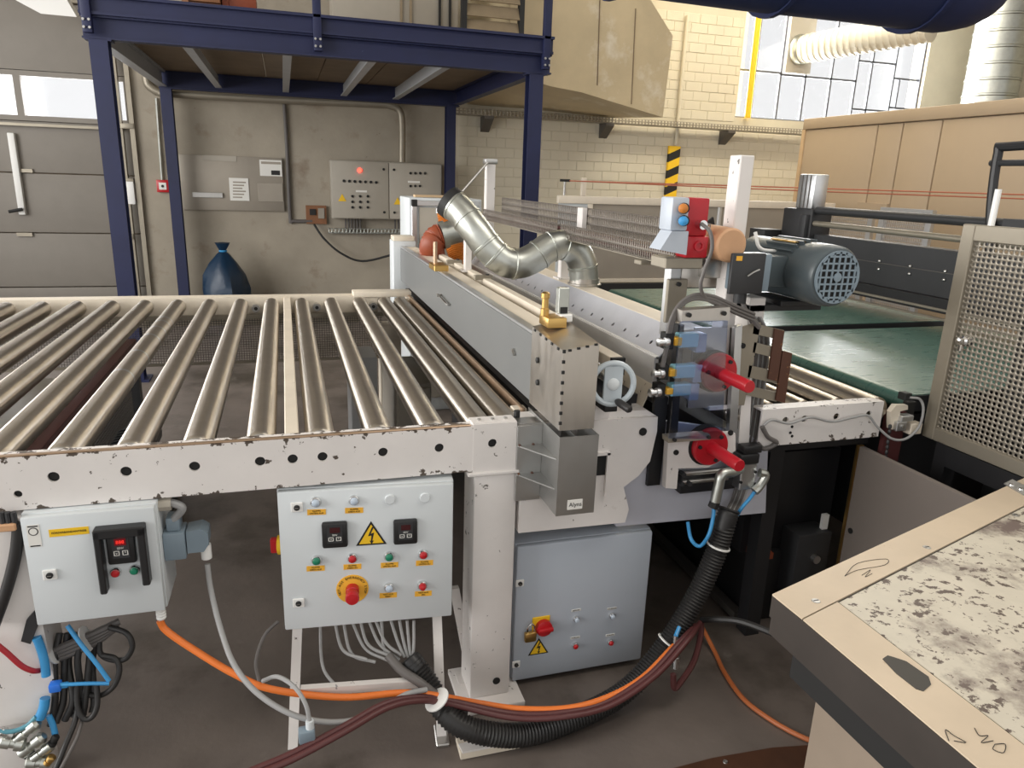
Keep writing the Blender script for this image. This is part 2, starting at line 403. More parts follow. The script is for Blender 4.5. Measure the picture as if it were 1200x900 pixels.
# white slope under the roof above the door
mb = MB(); A = [at(18, 0, y=9.3), at(48, 16, y=9.3), at(90, 20, y=9.3), at(75, -6, y=9.3)]
mb.hull2(A, [p+Vector((0, .12, .04)) for p in A]); tag(mb.build('lamp_reflector', M['whitep']), 'white slanted lamp reflector high above the garage door', 'lamp')

# big window
win = thing('window_1', 'tall multi-pane hall window glowing white with daylight', 'window', (wx0, W, wz0)); win['kind'] = 'structure'
vx = [wx0]+[at(u, 137, y=W).x for u in (883, 913, 942, 972, 1001)]+[8.78, 9.22, wx1]
mb = MB(); mb.box(wx0-.03, wx1+.03, W+.06, W+.14, wz0-.04, wz0+.02); mb.box(wx0, wx1, W+.06, W+.14, wz1-.04, wz1)
for x in (wx0, wx1): mb.box(x-.03, x+.03, W+.06, W+.14, wz0, wz1)
mb.build('window_frame', M['wframe'], win)
hz = {0: [3.28], 1: [3.28], 2: [3.26], 3: [3.26], 4: [3.26], 5: [2.86, 3.55], 6: [2.86, 3.55], 7: [2.92, 3.35]}
for i in range(len(vx)-1):
    if i: MB().box(vx[i]-.014, vx[i]+.014, W+.08, W+.12, wz0, wz1).build('muntin', M['wframe'], win)
    zs = [wz0]+hz[i]+[wz1]
    for j in range(len(zs)-1):
        if j: MB().box(vx[i], vx[i+1], W+.08, W+.12, zs[j]-.014, zs[j]+.014).build('muntin', M['wframe'], win)
        MB().box(vx[i]+.01, vx[i+1]-.01, W+.095, W+.103, zs[j]+.01, zs[j+1]-.01).build('pane', M['glass'], win)
MB().box(9.32, 9.345, W+.07, W+.12, 2.92, 3.35).build('vent_bar', M['wframe'], win)
tag(bx('blanking_panel', M['gbox'], None, vx[2]+.02, vx[3]+.02, W+.02, W+.07, 3.29, 4.6), 'grey sheet panel closing one window bay around the pale duct', 'panel')
tag(MB().tube([at(876, 138, y=W-.06), at(893, -15, y=W-.06)], .045, 10).build('gas_pipe', M['yellow']), 'thin yellow vertical pipe in front of the bright window', 'pipe')

# ================================================================== MEZZANINE
mz = thing('steel_mezzanine', 'navy blue steel mezzanine platform standing against the plaster wall', 'platform', (.42, 7.9, 0))
ZB, ZT = 2.49, 2.77
def hcol(x, y, z0, z1, b=.12):
    mb = MB(); mb.box(x-b/2, x+b/2, y-b/2, y-b/2+.011, z0, z1); mb.box(x-b/2, x+b/2, y+b/2-.011, y+b/2, z0, z1); mb.box(x-.004, x+.004, y-b/2+.011, y+b/2-.011, z0, z1)
    mb.box(x-.1, x+.1, y-.1, y+.1, z0, z0+.015); return mb.build('column', M['blue'], mz)
for x, y in ((-1.19, 6.2), (2.05, 6.2), (-1.22, 9.60), (2.07, 9.60)): hcol(x, y, 0, ZB)
def ibeam_x(name, y, x0, x1, z0, z1, b=.10):
    mb = MB(); mb.box(x0, x1, y-b/2, y+b/2, z0, z0+.012); mb.box(x0, x1, y-b/2, y+b/2, z1-.012, z1); mb.box(x0, x1, y-.005, y+.005, z0+.012, z1-.012); return mb.build(name, M['blue'], mz)
fb = ibeam_x('front_beam', 6.2, -1.29, 2.18, ZB, 2.64)
mb = MB(); mb.box(-1.29, 2.18, 6.14, 6.19, 2.64, ZT); mb.box(-1.29, 2.18, 6.10, 6.15, ZT-.02, ZT); mb.box(-1.29, 2.18, 6.12, 6.15, 2.64, 2.66); mb.build('edge_fascia', M['blue'], mz)
ibeam_x('rear_beam', 9.60, -1.29, 2.18, ZB, 2.69)
for x in (-1.25, 2.14):
    mb = MB(); mb.box(x-.045, x+.045, 6.25, 9.55, ZB+.02, ZB+.032); mb.box(x-.045, x+.045, 6.25, 9.55, 2.66, 2.68); mb.box(x-.005, x+.005, 6.25, 9.55, ZB+.03, 2.67); mb.build('side_beam', M['joist'] if x < 0 else M['blue'], mz)
for u, v in ((215, 53), (337, 62), (440, 70), (530, 78)):
    x = at(u, v, y=6.3).x
    mb = MB(); mb.box(x-.035, x+.035, 6.25, 9.55, 2.53, 2.54); mb.box(x-.004, x+.004, 6.25, 9.55, 2.54, 2.66); mb.build('joist', M['joist'], mz)
for i in range(6):
    x0 = -1.28+i*.575; MB().box(x0+.004, x0+.571, 6.16, 9.65, 2.68, 2.72).build('deck_board', M['deck'], mz)
for x in (-1.24, .30, 2.12):
    MB().box(x-.03, x+.03, 6.10, 6.16, 2.52, 3.75, bev=.004).build('railing_post', M['blue'], mz)
    for dx in (-.018, .018):
        for z in (2.55, 2.60): MB().cyl((x+dx, 6.085, z), (x+dx, 6.1, z), .009, 8).build('bolt', M['steel'], mz)
MB().box(-1.28, 2.16, 6.11, 6.15, 3.70, 3.75).build('hand_rail', M['blue'], mz)
for x, y in ((-1.19, 6.14), (2.05, 6.14)):
    MB().box(x-.085, x+.085, y, y+.12, ZB-.012, ZB).build('cap_plate', M['blue'], mz)
# things standing on the mezzanine
def onplat(name, label, cat, u0, u1, v0, v1, y, m, d=.4):
    a, b = at(u0, v1, y=y), at(u1, v0, y=y)
    return a.x, b.x, y, y+d, ZT-.05, max(b.z, 3.4)
a = onplat('', '', '', 395, 455, 0, 30, 8.6, None)
t = thing('metal_cupboard', 'grey metal cupboard standing on the mezzanine deck', 'cupboard', (1.1, 8.6, 2.72))
x0, x1 = at(390, 20, y=8.6).x, at(537, 20, y=8.6).x
MB().box(x0, x1, 8.6, 9.1, 2.72, 3.7, bev=.006).build('body', M['gbox'], t)
for u in (470, 481, 515, 527):
    x = at(u, 20, y=8.6).x; MB().box(x-.012, x+.012, 8.575, 8.6, 2.74, 3.68).build('door_trim', M['shut'] if u < 500 else M['ink'], t)
t = thing('louvred_shutter', 'brown louvred shutter panel standing on the mezzanine', 'shutter', (2.1, 7.7, 2.72))
x0, x1 = at(541, 20, y=7.7).x, at(614, 20, y=7.7).x
MB().box(x0, x0+.05, 7.68, 7.76, 2.72, 3.6).build('frame_stile', M['ink'], t); MB().box(x1-.05, x1, 7.68, 7.76, 2.72, 3.6).build('frame_stile', M['ink'], t)
for i in range(6):
    z = 2.76+i*.14
    MB().hull2([(x0+.05, 7.67, z), (x1-.05, 7.67, z), (x1-.05, 7.74, z+.12), (x0+.05, 7.74, z+.12)], [(x0+.05, 7.685, z-.004), (x1-.05, 7.685, z-.004), (x1-.05, 7.755, z+.116), (x0+.05, 7.755, z+.116)]).build('slat', M['shut'], t)
for k, (u0, u1, z1, y, mk, lb) in enumerate(((215, 258, 3.1, 7.2, 'crate', 'dark brown crate at the left edge of the mezzanine deck'), (262, 300, 3.15, 7.3, 'hosered', 'rust coloured crate beside the dark brown crate on the mezzanine'))):
    x0, x1 = at(u0, 5, y=y).x, at(u1, 5, y=y).x
    t = thing('crate', lb, 'crate', (x0, y, 2.72))
    for j in range(3): MB().box(x0, x1, y, y+.4, 2.725+j*.13, 2.845+j*.13, bev=.004).build('board', M[mk], t)
    MB().box(x0-.01, x0+.04, y-.015, y, 2.725, 3.1).build('batten', M[mk], t)

# ventilation hood on the wall
mb = MB()
F = [(2.35, 8.0, 2.72), (2.82, 8.0, 2.625), (3.2, 8.0, 2.585), (4.22, 8.0, 2.38), (4.26, 8.0, 3.24), (3.95, 8.0, 3.58), (3.9, 8.0, 5.0), (2.35, 8.0, 5.0)]
mb.hull2(F, [(2.35, 9.88, 2.56), (2.82, 9.88, 2.55), (3.2, 9.88, 2.55), (4.4, 9.88, 2.50), (4.5, 9.88, 3.3), (4.2, 9.88, 3.7), (4.1, 9.88, 5.0), (2.35, 9.88, 5.0)])
hd = thing('extraction_hood', 'large ochre sheet metal extraction hood hanging beside the mezzanine', 'hood', (3.2, 8.9, 2.4))
mb.build('hood_body', M['hood'], hd, sharp=20)
for u0, v0, u1, v1 in ((703, 0, 700, 100), (745, 10, 740, 122)):
    MB().tube([at(u0, v0, y=7.995), at(u1, v1, y=7.995)], .006, 6).build('seam', M['deck'], hd)

# wall pipes and cable tray
def pipe(name, pts, r, m, label, cat='pipe', n=10, k=6): return tag(MB().tube(pts, r, n, k).build(name, m), label, cat)
yw = W-.17
pts = [at(171, 90, y=yw), at(174, 100, y=yw), at(186, 108, y=yw), at(205, 110, y=yw), at(330, 117, y=yw), at(440, 122, y=yw), at(458, 124, y=yw), at(468, 130, y=yw), at(471, 145, y=yw), at(471, 190, y=yw)]
pipe('conduit', pts, .045, M['frame'], 'thick grey conduit bending down into the wall cabinet', n=12)
pipe('conduit', [at(333, 120, y=W-.04), at(336, 170, y=W-.04), at(340, 254, y=W-.04), at(344, 259, y=W-.04), at(366, 259, y=W-.04)], .022, M['darkcab'], 'thin dark conduit running down to the small brown socket box')
pipe('conduit', [at(183, 115, y=W-.13), at(190, 213, y=W-.13)], .014, M['galv'], 'thin conduit dropping to the red fire alarm button')
pipe('wall_pipe', [at(806, 18, y=W-.04), at(800, 80, y=W-.04), at(792, 170, y=W-.04)], .025, M['brick'], 'cream painted pipe running down the brick wall beside the hood')
tr = thing('wall_cable_tray', 'perforated metal cable tray running along the brick wall', 'cable tray', (4.9, W-.15, 2.44))
mb = MB(); mb.perf(lambda a, b: (a, W-.24, b), 2.15, 7.62, 2.42, 2.49, 110, 2, .3, 4); mb.build('tray_side', M['frame'], tr, solid=.002)
MB().box(2.15, 7.62, W-.24, W-.05, 2.415, 2.42).build('tray_floor', M['frame'], tr)
for u in (570, 710, 852):
    x = at(u, 150, y=W-.1).x
    MB().prism([(W, 2.22), (W, 2.415), (W-.24, 2.415), (W-.24, 2.38)], 'x', x-.06, x+.06).build('tray_bracket', M['mesh'], tr)
# hazard striped post on the wall
t = thing('hazard_strip', 'yellow and black striped hazard post guard on the brick wall', 'hazard strip', (5.43, W, 1.45))
for i in range(7):
    z = 1.42+i*.115
    pl = [(5.34, z-.05), (5.52, z+.03), (5.52, z+.145), (5.34, z+.065)]
    pl = [(a, min(max(b, 1.44), 2.17)) for a, b in pl]
    MB().prism(pl, 'y', W-.06, W-.013).build('stripe', M['yellow'] if i % 2 == 0 else M['ink'], t)

# wall cabinets
wc = thing('wall_cabinet', 'grey double control cabinet with a glowing red lamp on the plaster wall', 'cabinet', (1.28, W-.25, 1.08))
MB().box(.57, 1.98, W-.24, W-.01, 1.08, 1.79, bev=.008).build('body', M['gbox'], wc)
for x0, x1 in ((.58, 1.285), (1.295, 1.97)):
    d_ = MB().box(x0, x1, W-.262, W-.242, 1.09, 1.78, bev=.006).build('cabinet_door', M['gbox'], wc)
    for z in (1.17, 1.70): MB().cyl((x1-.06 if x0 < 1 else x0+.06, W-.272, z), (x1-.06 if x0 < 1 else x0+.06, W-.262, z), .016, 10).build('lock', M['ink'], d_)
def wdot(u, v, r, m, nm='button'):
    p = at(u, v, y=W-.262); MB().cyl((p.x, W-.275, p.z), (p.x, W-.262, p.z), r, 10).build(nm, m, wc)
for i in range(7): wdot(403+i*6.3, 212+i*.3, .018, M['ink'])
for r_ in range(3):
    for c_ in range(3): wdot(413+c_*9, 230+r_*6.5, .017, M['ink'])
for i in range(4): wdot(481+i*5.7, 203, .017, M['ink'])
for i in range(3): wdot(481+i*5.5, 218, .016, M['ink'])
wdot(421.5, 199.5, .028, M['led'], 'signal_lamp')
for u, v in ((401, 232), (466, 236)):
    p = at(u, v, y=W-.264); MB().prism([(p.x-.05, p.z-.04), (p.x+.05, p.z-.04), (p.x, p.z+.05)], 'y', W-.266, W-.262).build('warning_sign', M['yellow'], wc)
for u0, u1, v in ((417, 430, 224), (478, 492, 213)):
    a, b = at(u0, v, y=W-.264), at(u1, v, y=W-.264); MB().box(a.x, b.x, W-.266, W-.262, a.z-.012, a.z+.012).build('name_plate', M['paper'], wc)
t = thing('cable_ladder', 'short perforated cable ladder under the wall control cabinet', 'cable tray', (1.2, W-.1, .93))
a, b = at(385, 270, y=W-.12), at(476, 270, y=W-.12)
mb = MB(); mb.perf(lambda p, q: (p, W-.12, q), a.x, b.x, a.z-.03, a.z+.03, 22, 1, .3, 4); mb.build('ladder_side', M['galv'], t, solid=.003)
MB().box(a.x, b.x, W-.12, W-.01, a.z-.035, a.z-.03).build('ladder_floor', M['galv'], t)
for i in range(6):
    x = at(405+i*3.4, 257, y=W-.1).x; MB().tube([(x, W-.09, 1.09), (x, W-.09, a.z-.02)], .012, 6).build('cable', M['darkcab'], t)
for i in range(3):
    x = at(463+i*4, 257, y=W-.1).x; MB().tube([(x, W-.09, 1.09), (x, W-.09, a.z-.02)], .012, 6).build('cable', M['darkcab'], t)
# grey plate with notices
gp = thing('wall_plate', 'dull grey sheet plate with notices on the plaster wall', 'panel', (-.6, W, 1.15))
MB().box(-1.19, 0.0, W-.05, W-.005, 1.145, 1.79, bev=.004).build('plate', M['gplate'], gp)
def onwall(u0, u1, v0, v1, y, nm, m, par, d=.01):
    a, b = at(u0, v1, y=y), at(u1, v0, y=y); return MB().box(a.x, b.x, y-d, y, a.z, b.z, bev=.002).build(nm, m, par)
n1 = onwall(270, 291, 209, 235, W-.05, 'notice', M['paper'], gp)
for i in range(6): onwall(273, 288-(i % 3)*2, 213+i*3.5, 214.3+i*3.5, W-.0605, 'print_line', M['gplate'], n1, .001)
n2 = onwall(305, 330, 188, 206, W-.05, 'notice', M['paper'], gp)
onwall(306, 329, 190, 192, W-.0605, 'print_line', M['gplate'], n2, .001); onwall(318, 328, 200, 205, W-.0605, 'print_line', M['ink'], n2, .001)
onwall(303, 331, 215, 236, W-.05, 'access_flap', M['gplate'], gp)
onwall(226, 261, 226, 231, W-.05, 'handle', M['steel'], gp, .03)
onwall(238, 277, 183, 188, W-.05, 'name_plate', M['gbox'], gp, .006)
t = thing('socket_box', 'small brown open socket box at the end of the thin conduit', 'socket', tuple(at(371, 250, y=W)))
onwall(359, 382, 241, 262, W-.006, 'housing', M['crate'], t, .05)
onwall(363, 370, 245, 252, W-.056, 'switch', M['ink'], t, .015); onwall(373, 380, 244, 256, W-.056, 'cover', M['gplate'], t, .015)
pipe('loose_cable', [at(368, 263, y=W-.1), at(380, 280, y=W-.15), at(400, 297, y=W-.2), at(425, 306, y=W-.25), at(462, 298, y=W-.4)], .014, M['ink'], 'black cable sagging from the brown socket box along the wall', 'cable')
t = thing('fire_alarm', 'red and white fire alarm button box on the wall pier', 'alarm', tuple(at(191, 218, y=W-.1)))
a, b = at(185, 225, y=W-.1), at(198, 211, y=W-.1)
MB().box(a.x, b.x, W-.16, W-.1, a.z, b.z, bev=.006).build('housing', M['red'], t); c_ = (a+b)/2
MB().box(c_.x-.04, c_.x+.04, W-.165, W-.155, c_.z-.04, c_.z+.04).build('face', M['paper'], t); MB().cyl((c_.x, W-.17, c_.z), (c_.x, W-.16, c_.z), .016, 10).build('button', M['ink'], t)
# blue sack
mb = MB(); a = at(264, 330, y=9.4)
prof = [(.02, 0), (.22, .0), (.26, .08), (.25, .25), (.22, .42), (.15, .56), (.07, .66), (.03, .69), (.06, .74), (.085, .79), (.02, .80)]
mb.lathe((a.x, 9.4, 0), (0, 0, 1), prof, 20)
for v in mb.bm.verts:
    an = math.atan2(v.co.y-9.4, v.co.x-a.x); k = 1+.10*math.sin(an*5+v.co.z*7)+.06*math.sin(an*11+2)
    v.co.x = a.x+(v.co.x-a.x)*k; v.co.y = 9.4+(v.co.y-9.4)*k
t = thing('plastic_sack', 'blue plastic sack tied at the neck standing by the plaster wall', 'sack', (a.x, 9.4, 0))
mb.build('sack_body', M['bag'], t, sharp=60)
MB().lathe((a.x, 9.4, .685), (0, 0, 1), [(.045, 0), (.05, .01), (.045, .02)], 12).build('tie', M['bluehose'], t)

# ducts near the window, blue fabric tube
p0, p1 = at(940, 58, y=W), at(1092, 30, y=8.2)
t = thing('spiral_duct', 'pale ribbed spiral duct leaving the big window towards the right', 'duct', tuple(p0))
ax = (p1-p0)
def ribbed(mb, p, q, r, nrib, h=.006, n=20):
    L_ = (q-p).length; prof = []
    for i in range(nrib):
        a = L_*i/nrib; s = L_/nrib
        prof += [(r, a), (r, a+s*.8), (r+h, a+s*.85), (r+h, a+s*.95)]
    prof.append((r, L_)); mb.lathe(p, q-p, prof, n); return mb
ribbed(MB(), p0, p1, .19, 20, .012).build('duct_body', M['spiral'], t)
MB().lathe(p0, p1-p0, [(.20, -.06), (.215, -.06), (.215, -.02), (.20, .02)], 20).build('duct_collar', M['galv'], t)
p0, p1 = at(1158, 120, y=9.0), at(1175, -20, y=9.0)
t = thing('vertical_duct', 'shiny vertical spiral duct rising behind the beige booth', 'duct', (p0.x+.1, 9.0, 2.3))
ribbed(MB(), Vector((p0.x, 9.0, 2.0)), Vector((p0.x, 9.0, 5.0)), .36, 14, .01, 28).build('duct_body', M['galv'], t)
MB().lathe((p0.x, 9.0, 2.0), (0, 0, 1), [(.37, 0), (.4, 0), (.4, .04), (.37, .04)], 28).build('duct_flange', M['galv'], t)
x = p0.x+1.0
t = thing('wall_column', 'cream masonry column at the right beside the vertical duct', 'column', (x, 9.5, 0))
MB().box(x-.22, x+.15, 9.2, 9.9, 0, 5.3, bev=.01).build('shaft', M['brick'], t); MB().box(x+.25, x+1.3, 9.55, 9.9, 0, 5.3, bev=.01).build('pier', M['brick'], t)
yb = 3.6
A = at(760, 0, y=yb); B = at(1075, 38, y=yb)
rb = .34
zc = B.z+rb
mb = MB(); pr_ = []
xe = at(1168, 5, y=yb).x
for i in range(9): tt = i/8*PI/2; pr_.append((rb*math.sin(tt)+.001, -math.cos(tt)*.42))
mb.lathe((xe-.42+.0, yb, zc), (-1, 0, 0), pr_+[(rb, .5), (rb*1.01, 1.2), (rb*.99, 2.0), (rb*.98, 3.2)], 28)
for v in mb.bm.verts: v.co.z += .012*math.sin(v.co.x*9)+.01*math.sin(v.co.y*14)
t = thing('fabric_tube', 'dark blue fabric tube hanging across the top above the window', 'fabric tube', (xe-1.5, yb, zc-rb))
mb.build('tube_body', M['tarp'], t, sharp=60)
for x in (xe-.6, xe-1.5, xe-2.4):
    MB().lathe((x, yb, zc), (1, 0, 0), [(rb*1.0, 0), (rb*1.03, 0), (rb*1.03, .03), (rb*1.0, .03)], 28).build('hanger_band', M['tarp'], t)
    MB().tube([(x+.015, yb, zc+rb), (x+.015, yb, 5.3)], .006, 6).build('hanger_wire', M['steel'], t)

# beige booth
ex = 6.2
bo = thing('beige_booth', 'large beige panelled booth filling the right background', 'booth', (ex+1.5, 5.5, 0))
ys = [8.02]+[at(u, 180, x=ex).y for u in (1024, 1053, 1098)]+[4.6, 3.2, 1.2]
for i in range(len(ys)-1):
    MB().box(ex, ex+.05, ys[i+1]+.008, ys[i]-.008, .1, 2.335, bev=.004).build('wall_panel', M['ench'], bo)
MB().box(ex+.02, ex+3.2, 1.2, 8.0, 0, 2.34).build('core', M['ench'], bo)
MB().box(ex-.02, ex+3.2, 1.2, 8.05, 2.345, 2.47, bev=.01).build('roof_trim', M['ench'], bo)
MB().box(ex-.015, ex+.06, 8.0, 8.06, 0, 2.345).build('corner_post', M['wood'], bo)
dy0, dy1 = at(1007, 240, x=ex).y, at(1042, 240, x=ex).y
mb = MB(); mb.box(ex-.03, ex, dy1, dy0, .1, 1.52); mb.build('booth_door', M['ench'], bo)
p = at(1074, 70, x=ex)
# framed mesh screens in front of the booth
fx = 5.2
t = thing('mesh_screen', 'aluminium framed mesh screens standing before the beige booth', 'screen', (fx, 5.3, 0))
for u0, u1 in ((966, 1026), (1034, 1096)):
    a, b = at(u0, 243, x=fx), at(u1, 246, x=fx); z1 = (a.z+b.z)/2; z0 = .5
    mb = MB(); mb.box(fx-.02, fx+.02, b.y-.0, a.y, z1-.05, z1); mb.box(fx-.02, fx+.02, b.y, a.y, z0, z0+.05)
    mb.box(fx-.018, fx+.018, b.y, b.y+.06, .0, z0); mb.box(fx-.018, fx+.018, a.y-.06, a.y, .0, z0); mb.box(fx-.018, fx+.018, b.y, b.y+.06, z0+.05, z1-.05); mb.box(fx-.018, fx+.018, a.y-.06, a.y, z0+.05, z1-.05); mb.build('screen_frame', M['alu'], t)
    mb = MB(); n = 26
    for i in range(n): y = b.y+.06+(a.y-b.y-.12)*(i+.5)/n; mb.box(fx-.002, fx+.002, y-.003, y+.003, z0+.05, z1-.05)
    for i in range(26): z = z0+.05+(z1-z0-.1)*(i+.5)/26; mb.box(fx-.002, fx+.002, b.y+.06, a.y-.06, z-.003, z+.003)
    tag(mb.build('wire_mesh', M['alu'], t), kind='stuff')

# ================================================================== ROLLER CONVEYOR
yF, ZR, ZRB = 1.918, .957, .818
rc = thing('roller_conveyor', 'long roller conveyor with chipped white side rails and steel rollers', 'conveyor', (-.6, 3.1, 0))
holes = [(x, .899, .0135) for x in (-.58, -.418, -.257, -.095, -.0116, .0667, .231, .391)]+[(-.6615, .861, .0095)]+[(-.58-.161*k, .899, .0135) for k in range(1, 9)]
holes = [h for h in holes if h[0] > -2.0]
mb = MB(); mb.holed(lambda a, b, c: (a, yF+c, b), -2.1, .49, ZRB, ZR, holes, .007)
mb.box(-2.1, .49, yF+.007, yF+.045, ZR-.007, ZR); mb.box(-2.1, .49, yF+.007, yF+.05, ZRB, ZRB+.007)
mb.build('front_rail', M['rail'], rc)
MB().box(-2.1, .485, yF+.002, yF+.016, ZR, ZR+.005, bev=.002).build('rail_lip', M['copper'], rc)
mb = MB(); mb.holed(lambda a, b, c: (a, yF-.002+c, b), .49, .622, ZRB-.004, ZR+.006, [(.5485, .902, .0135)], .007)
mb.box(.49, .622, yF+.005, yF+.06, ZR, ZR+.008); mb.build('rail_end_section', M['white'], rc)
for x in (.515, .555, .595): MB().cyl((x, yF+.03, ZR+.008), (x, yF+.03, ZR+.012), .006, 8).build('screw', M['steel'], rc)
YR = 4.30
mb = MB(); mb.box(-2.6, .50, YR, YR+.007, .80, ZR); mb.box(-2.6, .50, YR+.007, YR+.09, ZR-.007, ZR); mb.box(-2.6, .50, YR+.007, YR+.06, .80, .807); mb.build('rear_rail', M['cream'], rc)
MB().box(.36, .70, YR-.01, YR+.10, ZR-.01, ZR+.022, bev=.004).build('rail_end_section', M['cream'], rc)
RZ, RR = .915, .041
xs = [-.58+.161*k for k in range(-9, 3)]+[-.095, .0667, .231, .391, .535, .628]
first = None
for x in xs:
    if first is None:
        mb = MB(); prof = [(.012, 0), (RR-.004, 0), (RR, .004)]
        L_ = 2.28
        prof += [(RR, .03), (RR-.0006, .034), (RR, .038), (RR, L_-.04), (RR, L_-.004), (RR-.004, L_), (.012, L_)]
        mb.lathe((0, 1.985, RZ), (0, 1, 0), prof, 32)
        ro = mb.build('roller', M['roller'], rc, sharp=50)
        e1 = MB().lathe((0, 1.978, RZ), (0, 1, 0), [(.010, -.03), (.010, 0), (RR-.006, 0), (RR-.003, .005), (RR-.003, .0075)], 24).build('end_cap', M['alu'], ro)
        e2 = MB().lathe((0, 4.272, RZ), (0, -1, 0), [(.010, -.03), (.010, 0), (RR-.006, 0), (RR-.003, .0065)], 24).build('end_cap', M['alu'], ro)
        first = (ro, e1, e2); ro.location.x = x
    else:
        c = first[0].copy(); COL.objects.link(c); c.parent = rc; c.location = (x, 0, 0)
        for e in first[1:]:
            q = e.copy(); COL.objects.link(q); q.parent = c
# wear rings on the scuffed roller
for y in (2.75, 3.05, 3.35, 3.52, 3.66, 3.75):
    MB().lathe((-.58, y, RZ), (0, 1, 0), [(RR+.0002, 0), (RR+.0006, .004), (RR+.0006, .014), (RR+.0002, .018)], 32).build('wear_ring', M['alu'], rc)
MB().box(-.030, .008, yF+.03, YR, .90, ZR-.003, bev=.003).build('cross_bar', M['cream'], rc)
# guide rail of copper colour beside the cover
MB().box(.678, .690, 2.05, 4.30, .93, .960, bev=.002).build('guide_strip', M['copper'], rc)
MB().box(.690, .698, 2.0, 4.34, .90, .945).build('guide_backing', M['frame'], rc)
for y in (2.06, 4.22): MB().box(.655, .70, y, y+.04, .90, .955, bev=.003).build('guide_bracket', M['cream'], rc)
for h in holes+[(.5485, .902, .0135)]:
    if h[0] > -1.0: MB().box(h[0]-.022, h[0]+.022, yF+.010, yF+.028, h[1]-.022, h[1]+.022, bev=.002).build('bearing_block', M['ink'], rc)  # bearing boxes, made black and placed so the rail holes look dark
# legs
mb = MB(); mb.box(.497, .63, yF+.002, yF+.13, .02, ZRB-.006, bev=.006); leg = mb.build('leg', M['white'], rc)
MB().cyl((.585, yF+.0, .075), (.585, yF+.004, .075), .0125, 16).build('hole', M['hole'], leg)
MB().box(.475, .632, yF-.01, yF+.14, ZRB-.014, ZRB-.004, bev=.002).build('cap_plate', M['white'], leg)
MB().box(.46, .67, yF-.05, yF+.17, 0, .02, bev=.004).build('base_plate', M['white'], leg)
for x, y in ((.50, YR-.1), (-2.3, YR-.1)):
    leg = MB().box(x, x+.12, y, y+.12, .02, .80, bev=.005).build('leg', M['cream'], rc); MB().box(x-.03, x+.15, y-.03, y+.15, 0, .02).build('base_plate', M['cream'], leg)
leg = MB()
pl = [(-.95, .80), (-.66, .80), (-.645, .30), (-.66, .235), (-.71, .21), (-.95, .21)]
leg.prism(pl, 'y', yF-.01, yF+.11); leg = leg.build('leg', M['white'], rc)
MB().box(-.93, -.70, yF+.0, yF+.10, .0, .215, bev=.006).build('leg_foot', M['white'], leg)
MB().cyl((-.735, yF-.004, .10), (-.735, yF+.002, .10), .016, 16).build('hole', M['hole'], leg)
# wire mesh guards behind the rollers
mg = MB()
for i in range(150): x = -1.5+i*.0135; mg.box(x-.0012, x+.0012, YR-.03, YR-.028, .60, .85)
for i in range(19): z = .60+i*.0135; mg.box(-1.5, .52, YR-.032, YR-.03, z-.0012, z+.0012)
tag(mg.build('mesh_guard', M['mesh'], rc), kind='stuff')
mb = MB(); mb.box(-1.52, .53, YR-.04, YR-.02, .84, .865); mb.box(-1.52, .53, YR-.04, YR-.02, .585, .60); mb.build('mesh_frame', M['frame'], rc)
for x in (-1.1, -.74, -.42, -.18, .15, .47):
    b_ = MB().cyl((x, YR-.05, .90), (x, YR-.0, .90), .022, 14).build('bearing', M['steel'], rc)
    MB().cyl((x, YR-.055, .90), (x, YR-.05, .90), .010, 10).build('bearing_nut', M['ink'], b_)

# lower machinery seen between the rollers on the left
t = thing('drive_chain_guard', 'dark steel drive guard with mesh under the left rollers', 'machine guard', (-.9, 3.4, 0))
mb = MB()
for i in range(70): y = 2.9+i*.0155; mb.box(-.80, -.797, y-.0015, y+.0015, .40, .74)
for i in range(23): z = .40+i*.0155; mb.box(-.80, -.797, 2.9, 3.98, z-.0015, z+.0015)
tag(mb.build('wire_mesh', M['mesh'], t), kind='stuff')
MB().box(-.83, -.77, 2.2, 4.1, .74, .78, bev=.004).build('top_rail', M['maroon'], t)
MB().box(-.83, -.77, 2.2, 4.1, .36, .40).build('bottom_rail', M['charcoal'], t)
for y in (2.2, 4.04): MB().box(-.83, -.77, y, y+.06, 0, .74).build('post', M['charcoal'], t)
MB().box(-1.35, -.85, 2.15, 3.6, .70, .715).build('deck_sheet', M['alu'], t)
for y in (2.3, 3.3): MB().box(-1.3, -1.24, y, y+.06, 0, .70).build('post', M['charcoal'], t)
t = thing('gear_motor', 'black gear motor on a base under the left rollers', 'motor', (-.47, 3.2, 0))
GM = t
MB().box(-.62, -.32, 2.9, 3.3, 0, .22, bev=.01).build('base_block', M['charcoal'], t)
MB().lathe((-.47, 2.75, .33), (0, 1, 0), [(.05, 0), (.10, .02), (.11, .08), (.11, .38), (.09, .42), (.09, .6), (.03, .62)], 20).build('motor_body', M['charcoal'], t)
for i in range(6): MB().lathe((-.47, 2.86+i*.04, .33), (0, 1, 0), [(.11, 0), (.122, .0), (.122, .012), (.11, .012)], 20).build('cooling_fin', M['charcoal'], t)
GM.location = (-.75, 3.75, 0)
t = thing('steel_pedestal', 'pale steel pedestal under the roller conveyor seen between rollers', 'pedestal', (.1, 3.9, 0))
MB().box(.27, .40, 3.5, 3.75, .02, .78, bev=.004).build('post', M['joist'], t); MB().box(.22, .45, 3.45, 3.8, 0, .02).build('base_plate', M['joist'], t)
t = thing('storage_cupboard', 'low pale cupboard behind the far end of the roller conveyor', 'cupboard', (.7, 4.9, 0))
MB().box(.50, .68, 3.55, 4.15, .06, .62, bev=.005).build('body', M['gbox'], t); MB().box(.51, .67, 3.56, 4.14, .0, .06).build('plinth', M['ink'], t); MB().box(.505, .675, 3.535, 3.55, .08, .60, bev=.003).build('cupboard_door', M['gbox'], t)

